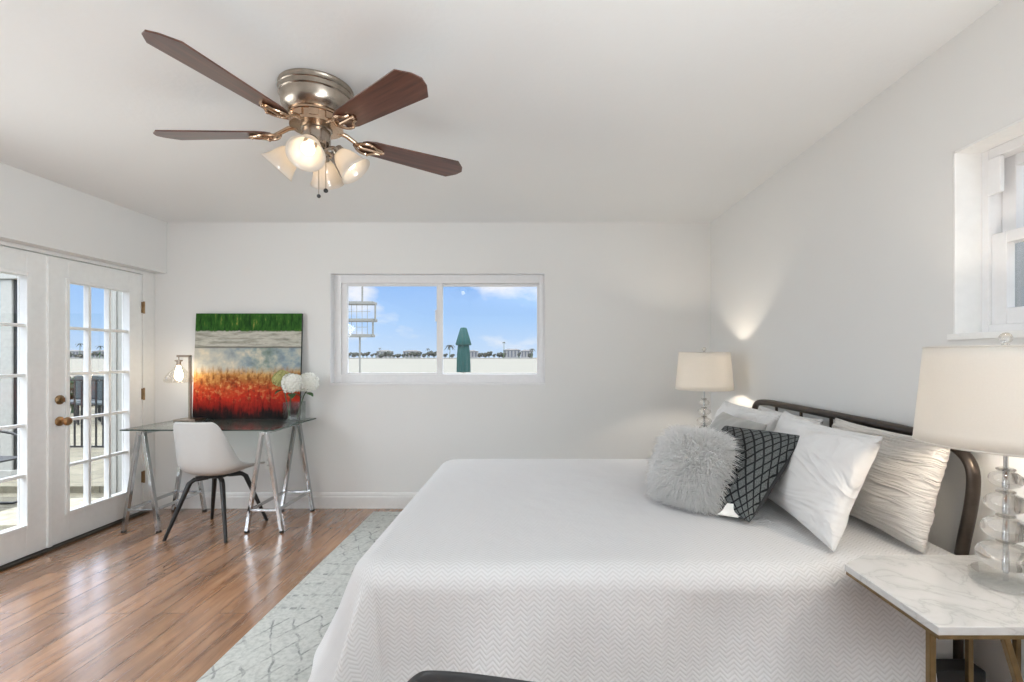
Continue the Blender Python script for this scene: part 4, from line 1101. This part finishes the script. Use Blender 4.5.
for k, az in enumerate((-80, 8, 98, 187)):
    Ma = Matrix.Translation(FC) @ Matrix.Rotation(R(az), 4, 'Z')
    bm = B(); tube(bm, [Ma @ Vector(p) for p in smooth_path([(0.03, 0, -0.262), (0.055, 0, -0.250), (0.075, 0, -0.250), (0.086, 0, -0.262)], 2)], 0.008, 10)
    tilt = Matrix.Rotation(R(-42), 4, 'Y')      # axis points outward and down
    Ms = Ma @ Matrix.Translation((0.080, 0, -0.256)) @ tilt
    lathe(bm, [(0.012, 0.005), (0.026, 0.0), (0.028, -0.022), (0.024, -0.024)], (0, 0, 0), 24, Ms)
    arm = t.part('lamp_arm', bm, M_FANMETAL, smooth=True, angle=35)
    bm = B(); lathe(bm, [(0.025, -0.016), (0.031, -0.024), (0.042, -0.040), (0.050, -0.062), (0.056, -0.085), (0.064, -0.106), (0.074, -0.122)], (0, 0, 0), 36, Ms, cap=False)
    sh = t.part('glass_shade', bm, M_FROST, smooth=True, angle=180)
    md = sh.modifiers.new('solid', 'SOLIDIFY'); md.thickness = 0.003
    bm = B(); lathe(bm, [(0.012, -0.02), (0.014, -0.035), (0.024, -0.060), (0.026, -0.078), (0.018, -0.095), (0.004, -0.101)], (0, 0, 0), 20, Ms)
    t.part('bulb', bm, M_BULB, under=sh, smooth=True)
for (dx, dy, zz, rr) in ((0.032, -0.052, 1.950, 0.008), (0.056, -0.040, 1.978, 0.0095)):
    p0 = FC + Vector((dx, dy, -0.225)); zb = zz + 0.02
    bm = B(); tube(bm, [p0, (p0.x, p0.y, zb)], 0.0016, 6); ch = t.part('pull_chain', bm, M_NICKEL)
    bm = B(); ball(bm, (p0.x, p0.y, zb-rr*0.8), rr, 12); t.part('pull_knob', bm, M_BLACKPL, under=ch, smooth=True)

# ------------------------------------------------------------------ outside: patio
bm = B(); box(bm, -14, XL-T, -4, 4.65, -0.14, -0.02); struct('patio_paving', bm, M_PAVER)
bm = B(); box(bm, -14, 8, 4.65, 12.0, -0.14, 0.045); struct('patio_terrace', bm, M_PAVER)
bm = B(); box(bm, XR+T, 8, -4, 4.65, -0.14, -0.02); struct('side_yard', bm, M_STONE)
bm = B(); box(bm, -900, 900, 12.0, 285, -0.9, -0.3); struct('bay_water', bm, M_SEA)
bm = B(); box(bm, -900, 900, 285, 420, -0.9, -0.1); struct('far_shore', bm, M_SAND)
bm = B(); box(bm, -14, 8, 11.7, 12.0, -0.2, 0.10); struct('seawall', bm, M_STONE)
bm = B()
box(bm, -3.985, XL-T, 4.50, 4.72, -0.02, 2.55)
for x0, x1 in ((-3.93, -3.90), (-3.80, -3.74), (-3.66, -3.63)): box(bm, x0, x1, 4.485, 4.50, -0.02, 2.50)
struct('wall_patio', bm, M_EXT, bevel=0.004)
bm = B(); box(bm, 3.6, 3.75, -3, 4.6, -0.02, 3.2); struct('wall_neighbour', bm, M_GREYWALL)
# porch posts and beam
for k, (x, lb) in enumerate(((-5.42, 'white porch post with a dark edge seen through the left door'),)):
    tt_ = Thing('porch_post', lb, 'post', (x, 5.0, 0.045), None)
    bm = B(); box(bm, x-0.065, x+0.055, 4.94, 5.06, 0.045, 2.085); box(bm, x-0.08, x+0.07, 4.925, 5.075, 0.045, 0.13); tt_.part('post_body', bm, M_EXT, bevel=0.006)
    bm = B(); box(bm, x+0.055, x+0.066, 4.96, 5.04, 0.13, 2.085); tt_.part('screen_channel', bm, M_BLACK)
bm = B(); box(bm, -8.0, -3.985, 4.92, 5.08, 2.085, 2.32)
solo('porch_beam', bm, M_EXT, (-6.0, 5.0, 2.085), 'white horizontal porch beam resting on the outdoor posts', 'beam', bevel=0.006)
# black fence
t = Thing('fence', 'black metal picket fence along the patio seen through the right door', 'fence', (-6.6, 6.5, 0.045))
for z0 in (0.07, 0.965):
    bm = B(); box(bm, -8.4, -4.7, 6.485, 6.515, z0, z0+0.022); t.part('rail', bm, M_BLACK)
for x in (-8.4, -6.6, -4.75):
    bm = B(); box(bm, x-0.025, x+0.025, 6.475, 6.525, 0.045, 1.04); ball(bm, (x, 6.5, 1.055), 0.03, 10); t.part('fence_post', bm, M_BLACK)
x = -8.32
while x < -4.8:
    bm = B(); box(bm, x-0.008, x+0.008, 6.492, 6.508, 0.085, 0.97); t.part('picket', bm, M_BLACK); x += 0.096
# stone disc by the door
bm = B(); lathe(bm, [(0.36, -0.02), (0.36, 0.015), (0.34, 0.022)], (-4.06, 4.02, 0), 40)
solo('stepping_stone', bm, M_STONE, (-4.06, 4.02, -0.02), 'round stone slab on the patio just outside right door', 'stone', smooth=True)
# patio chair (its rear leg reaches into view at the frame's left edge)
t = Thing('patio_chair', 'black tube patio chair at far left outside the left door', 'chair', (-4.85, 4.05, -0.02))
for yy in (3.80, 4.30):
    bm = B(); tube(bm, smooth_path([(-5.10, yy, 0.83), (-5.04, yy, 0.40), (-5.12, yy, 0.0), (-4.9, yy, -0.008), (-4.50, yy, -0.008), (-4.53, yy, 0.40), (-4.57, yy, 0.62), (-5.07, yy, 0.64)], 2), 0.011, 10); t.part('side_frame', bm, M_BLACK, smooth=True)
bm = B(); box(bm, -5.03, -4.53, 3.80, 4.30, 0.395, 0.41); t.part('seat', bm, M_BLACKPL, bevel=0.004)
bm = B(); box(bm, -5.075, -5.06, 3.81, 4.29, 0.50, 0.83, Matrix.Identity(4)); t.part('backrest', bm, M_BLACKPL, bevel=0.004)

# shrubs and stones behind the fence
def foliage(bm, c, r, n, leaf, seed, sz=1.0):
    random.seed(seed); c = Vector(c)
    for k in range(n):
        d = Vector((random.gauss(0, 1), random.gauss(0, 1), random.gauss(0, 1))).normalized()
        p = c + Vector((d.x*r, d.y*r, d.z*r*sz)) * random.uniform(0.45, 1.0)
        u = Vector((random.gauss(0, 1), random.gauss(0, 1), random.gauss(0, 1))).normalized(); v = u.cross(d).normalized()
        a = [p - u*leaf, p + v*leaf*0.35, p + u*leaf, p - v*leaf*0.35]
        bm.faces.new([bm.verts.new(q) for q in a])
for k, (x, y, r, lb) in enumerate(((-10.25, 10.7, 0.42, 'dense green shrub beyond the fence, left in the right door glass'),
                                  (-9.25, 10.4, 0.36, 'green shrub beyond the fence, in the middle of right door glass'))):
    t = Thing('shrub', lb, 'shrub', (x, y, 0.045), 'shrubs beyond the fence')
    bm = B(); foliage(bm, (x, y, 0.50), r, 900, 0.07, 40+k, 0.95); t.part('foliage', bm, M_SHRUB, recalc=False)
    bm = B(); tube(bm, [(x, y, 0.045), (x+0.02, y, 0.5)], [0.04, 0.02], 8); t.part('stem', bm, M_STEM)
M_GREYBLUE = simple('blue_grey_cushion', (0.05, 0.065, 0.07), 0.8)
for k, (x, y, lb) in enumerate(((-8.1, 9.0, 'blue-grey outdoor chair beyond the fence, right in the door glass'), (-8.75, 9.2, 'blue-grey outdoor chair beyond the fence, left in the door glass'))):
    t = Thing('lawn_chair', lb, 'chair', (x, y, 0.045), 'lawn chairs beyond the fence')
    bm = B(); box(bm, x-0.25, x+0.25, y-0.25, y+0.25, 0.40, 0.46); t.part('seat', bm, M_GREYBLUE, bevel=0.02)
    bm = B(); box(bm, x-0.25, x+0.25, y+0.20, y+0.26, 0.46, 0.92); t.part('backrest', bm, M_GREYBLUE, bevel=0.02)
    for sx in (-1, 1):
        for sy in (-1, 1):
            bm = B(); tube(bm, [(x+sx*0.22, y+sy*0.22, 0.045), (x+sx*0.22, y+sy*0.22, 0.40)], 0.015, 8); t.part('leg', bm, M_BLACK)

# closed teal parasol beyond the back window
UX, UY = -1.35, 9.0
t = Thing('patio_umbrella', 'closed teal patio umbrella seen through the right window pane', 'umbrella', (UX, UY, 0.045))
bm = B(); lathe(bm, [(0.25, 0.045), (0.25, 0.09), (0.05, 0.12), (0.03, 0.28)], (UX, UY, 0), 24); t.part('base', bm, M_BLACK, smooth=True)
bm = B(); lathe(bm, [(0.02, 0.12), (0.02, 1.83)], (UX, UY, 0), 12); t.part('pole', bm, M_PALEMETAL, smooth=True)
def folded(bm, rows, seed):
    n = 48; rings = []
    for (z, r, amp) in rows:
        rings.append([bm.verts.new((UX + (r + amp*math.cos(8*a + z*1.5))*math.cos(a), UY + (r + amp*math.cos(8*a+z*1.5))*math.sin(a), z)) for a in [2*PI*k/n for k in range(n)]])
    for a, b in zip(rings, rings[1:]):
        for k in range(n): bm.faces.new((a[k], a[(k+1) % n], b[(k+1) % n], b[k]))
    bm.faces.new(rings[0]); bm.faces.new(rings[-1])
bm = B(); folded(bm, [(1.00, 0.118, 0.020), (1.15, 0.120, 0.018), (1.32, 0.115, 0.016), (1.46, 0.105, 0.012), (1.60, 0.09, 0.008), (1.80, 0.045, 0.004)], 1); t.part('canopy', bm, M_TEAL, smooth=True, angle=60)
bm = B(); folded(bm, [(1.50, 0.132, 0.020), (1.52, 0.140, 0.018), (1.60, 0.118, 0.014), (1.70, 0.090, 0.010), (1.81, 0.060, 0.004), (1.825, 0.050, 0.0)], 2); t.part('canopy_cap', bm, M_TEAL, smooth=True, angle=60)

# open platform tower at the left of the window view
t = Thing('platform_tower', 'pale steel tower with railed platforms at left of window view', 'tower', (-11.2, 30, -0.3))
def zpx(y, Y): return CAMZ + (356-y)/483*Y
for k, (x1, y) in enumerate(((-9.81, 304.5), (-9.78, 321.2), (-9.93, 336.3))):
    z = zpx(y, 30); bm = B(); box(bm, -13.2, x1, 29, 29.8, z-0.07, z+0.09); t.part('platform', bm, M_PALEMETAL)
for (x, z0, z1) in ((-9.72, zpx(321, 30), zpx(305, 30)), (-9.86, zpx(336, 30), zpx(321, 30)), (-10.65, -0.3, zpx(337, 30)), (-12.6, -0.3, zpx(305, 30)), (-10.5, zpx(305, 30), zpx(283, 30))):
    bm = B(); tube(bm, [(x, 29.2, z0), (x, 29.2, z1)], 0.055, 8); t.part('post', bm, M_PALEMETAL)
for k in range(8):
    x = -12.4 + k*0.32
    bm = B(); tube(bm, [(x, 29.1, zpx(336, 30)), (x, 29.1, zpx(305, 30))], 0.016, 6); t.part('baluster', bm, M_PALEMETAL)
bm = B(); z = zpx(313, 30); box(bm, -13, -9.98, 29.08, 29.12, z-0.012, z+0.012); z = zpx(328, 30); box(bm, -13, -10.2, 29.08, 29.12, z-0.012, z+0.012); t.part('handrail', bm, M_PALEMETAL)

# far shore: trees, palms and houses
random.seed(11)
SH = -0.1
def far_x(px, Y): return (px-536)/483*Y
tree_px = [349, 354, 359, 363, 367, 372, 376, 381, 386, 390, 394, 398, 403, 407, 411, 415, 419, 424, 429, 434, 445, 452, 480, 485, 489, 494, 499, 503, 519, 530, 540, 66, 70, 76, 81, 86, 92, 97, 103, 109, 18]
def blob(bm, c, r, sz, seed):
    c = Vector(c)
    tmp = B(); bmesh.ops.create_icosphere(tmp, subdivisions=3, radius=1.0)
    for v in tmp.verts:
        k = 1 + 0.55*noise.noise(v.co*2.2 + Vector((seed*3.7, 0, 0))) + 0.25*noise.noise(v.co*5 + Vector((0, seed, 0)))
        v.co = Vector((v.co.x*r*k, v.co.y*r*k, v.co.z*r*sz*k)) + c
    me = bpy.data.meshes.new('tmp'); tmp.to_mesh(me); tmp.free(); bm.from_mesh(me); bpy.data.meshes.remove(me)
for i, px in enumerate(tree_px):
    Y = 290 + (i*37 % 25); x = far_x(px, Y); r = random.uniform(0.9, 1.7); hgt = random.uniform(2.6, 5.2)
    t = Thing('shore_tree', 'small dark tree in the row of trees along far shore across the bay', 'tree', (x, Y, SH), 'trees on the far shore')
    bm = B()
    blob(bm, (x, Y, SH+hgt*0.55), r, 0.8, i); blob(bm, (x+r*0.7, Y+1, SH+hgt*0.75), r*0.6, 0.8, i+50)
    t.part('crown', bm, M_FARTREE, recalc=False)
    bm = B(); tube(bm, [(x, Y, SH), (x, Y, SH+hgt*0.5)], 0.22, 6); t.part('trunk', bm, M_STEM)
def palm(px, Y, hgt, lb, r=1.8):
    x = far_x(px, Y); t = Thing('palm_tree', lb, 'tree', (x, Y, SH), 'palms on the far shore')
    bm = B(); tube(bm, [(x-0.3, Y, SH), (x, Y, SH+hgt*0.6), (x, Y, SH+hgt)], [0.22, 0.16, 0.14], 6); t.part('trunk', bm, M_STEM)
    bm = B()
    for k in range(14):
        a = 2*PI*k/14 + 0.3; el = 0.5 if k % 2 else 0.05
        d = Vector((math.cos(a), math.sin(a), 0)); prev = None
        s = Vector((-math.sin(a), math.cos(a), 0))
        for i in range(5):
            f = i/4; c = Vector((x, Y, SH+hgt)) + d*r*f + Vector((0, 0, el*r*f - 0.9*r*f*f*0.9)); wv = 0.32*(1-f*0.8)*r/1.8
            cur = (bm.verts.new(c-s*wv), bm.verts.new(c+s*wv))
            if prev: bm.faces.new((prev[0], prev[1], cur[1], cur[0]))
            prev = cur
    t.part('fronds', bm, M_FARTREE, recalc=False)
palm(450, 284, 7.6, 'tall palm on far shore left of the teal umbrella', 3.6)
palm(504, 300, 10.0, 'thin tall palm on far shore right of the teal umbrella', 1.3)
palm(380, 330, 6.8, 'palm standing above the far trees in the left window pane', 1.5)
palm(428, 330, 6.4, 'palm on far shore just left of the window mullion', 1.8)
palm(532, 288, 5.6, 'palm at the right end of far shore in the window', 2.2)
palm(80, 300, 9.0, 'palm on far shore seen in left column of door glass', 2.6)
palm(100, 300, 7.5, 'palm on far shore seen in middle column of door glass', 2.6)
def house(px, Y, wd, hh, lb):
    x = far_x(px, Y); t = Thing('shore_house', lb, 'house', (x, Y, SH), 'houses on the far shore')
    bm = B(); box(bm, x-wd/2, x+wd/2, Y-3, Y+3, SH, SH+hh); t.part('wall', bm, M_FARHOUSE)
    bm = B(); a = [(x-wd/2-0.4, Y-3.4, SH+hh), (x+wd/2+0.4, Y-3.4, SH+hh), (x+wd/2+0.4, Y+3.4, SH+hh), (x-wd/2-0.4, Y+3.4, SH+hh), (x-wd/4, Y, SH+hh+1.0), (x+wd/4, Y, SH+hh+1.0)]
    v = [bm.verts.new(q) for q in a]
    for f in ((0, 1, 5, 4), (1, 2, 5), (2, 3, 4, 5), (3, 0, 4), (3, 2, 1, 0)): bm.faces.new([v[i] for i in f])
    t.part('roof', bm, M_FARROOF)
    n = max(2, int(wd/2.2))
    for k in range(n):
        xx = x - wd/2 + wd*(k+0.5)/n
        bm = B(); box(bm, xx-0.5, xx+0.5, Y-3.05, Y-2.95, SH+0.8, SH+hh-0.5); t.part('window', bm, M_FARWIN)
house(385, 338, 10, 4.6, 'low grey house on far shore behind the left pane trees')
house(412, 340, 11, 4.6, 'wide low house on far shore left of the window mullion')
house(470, 337, 11, 4.6, 'low house on far shore behind the teal umbrella')
house(512, 340, 12, 5.6, 'long pale two-tone house on far shore right of the umbrella')
house(527, 365, 9, 5.2, 'pale house at right end of far shore in the window')
house(75, 338, 11, 4.6, 'low house on far shore in left column of door glass')
house(104, 338, 11, 4.6, 'low house on far shore in middle column of door glass')
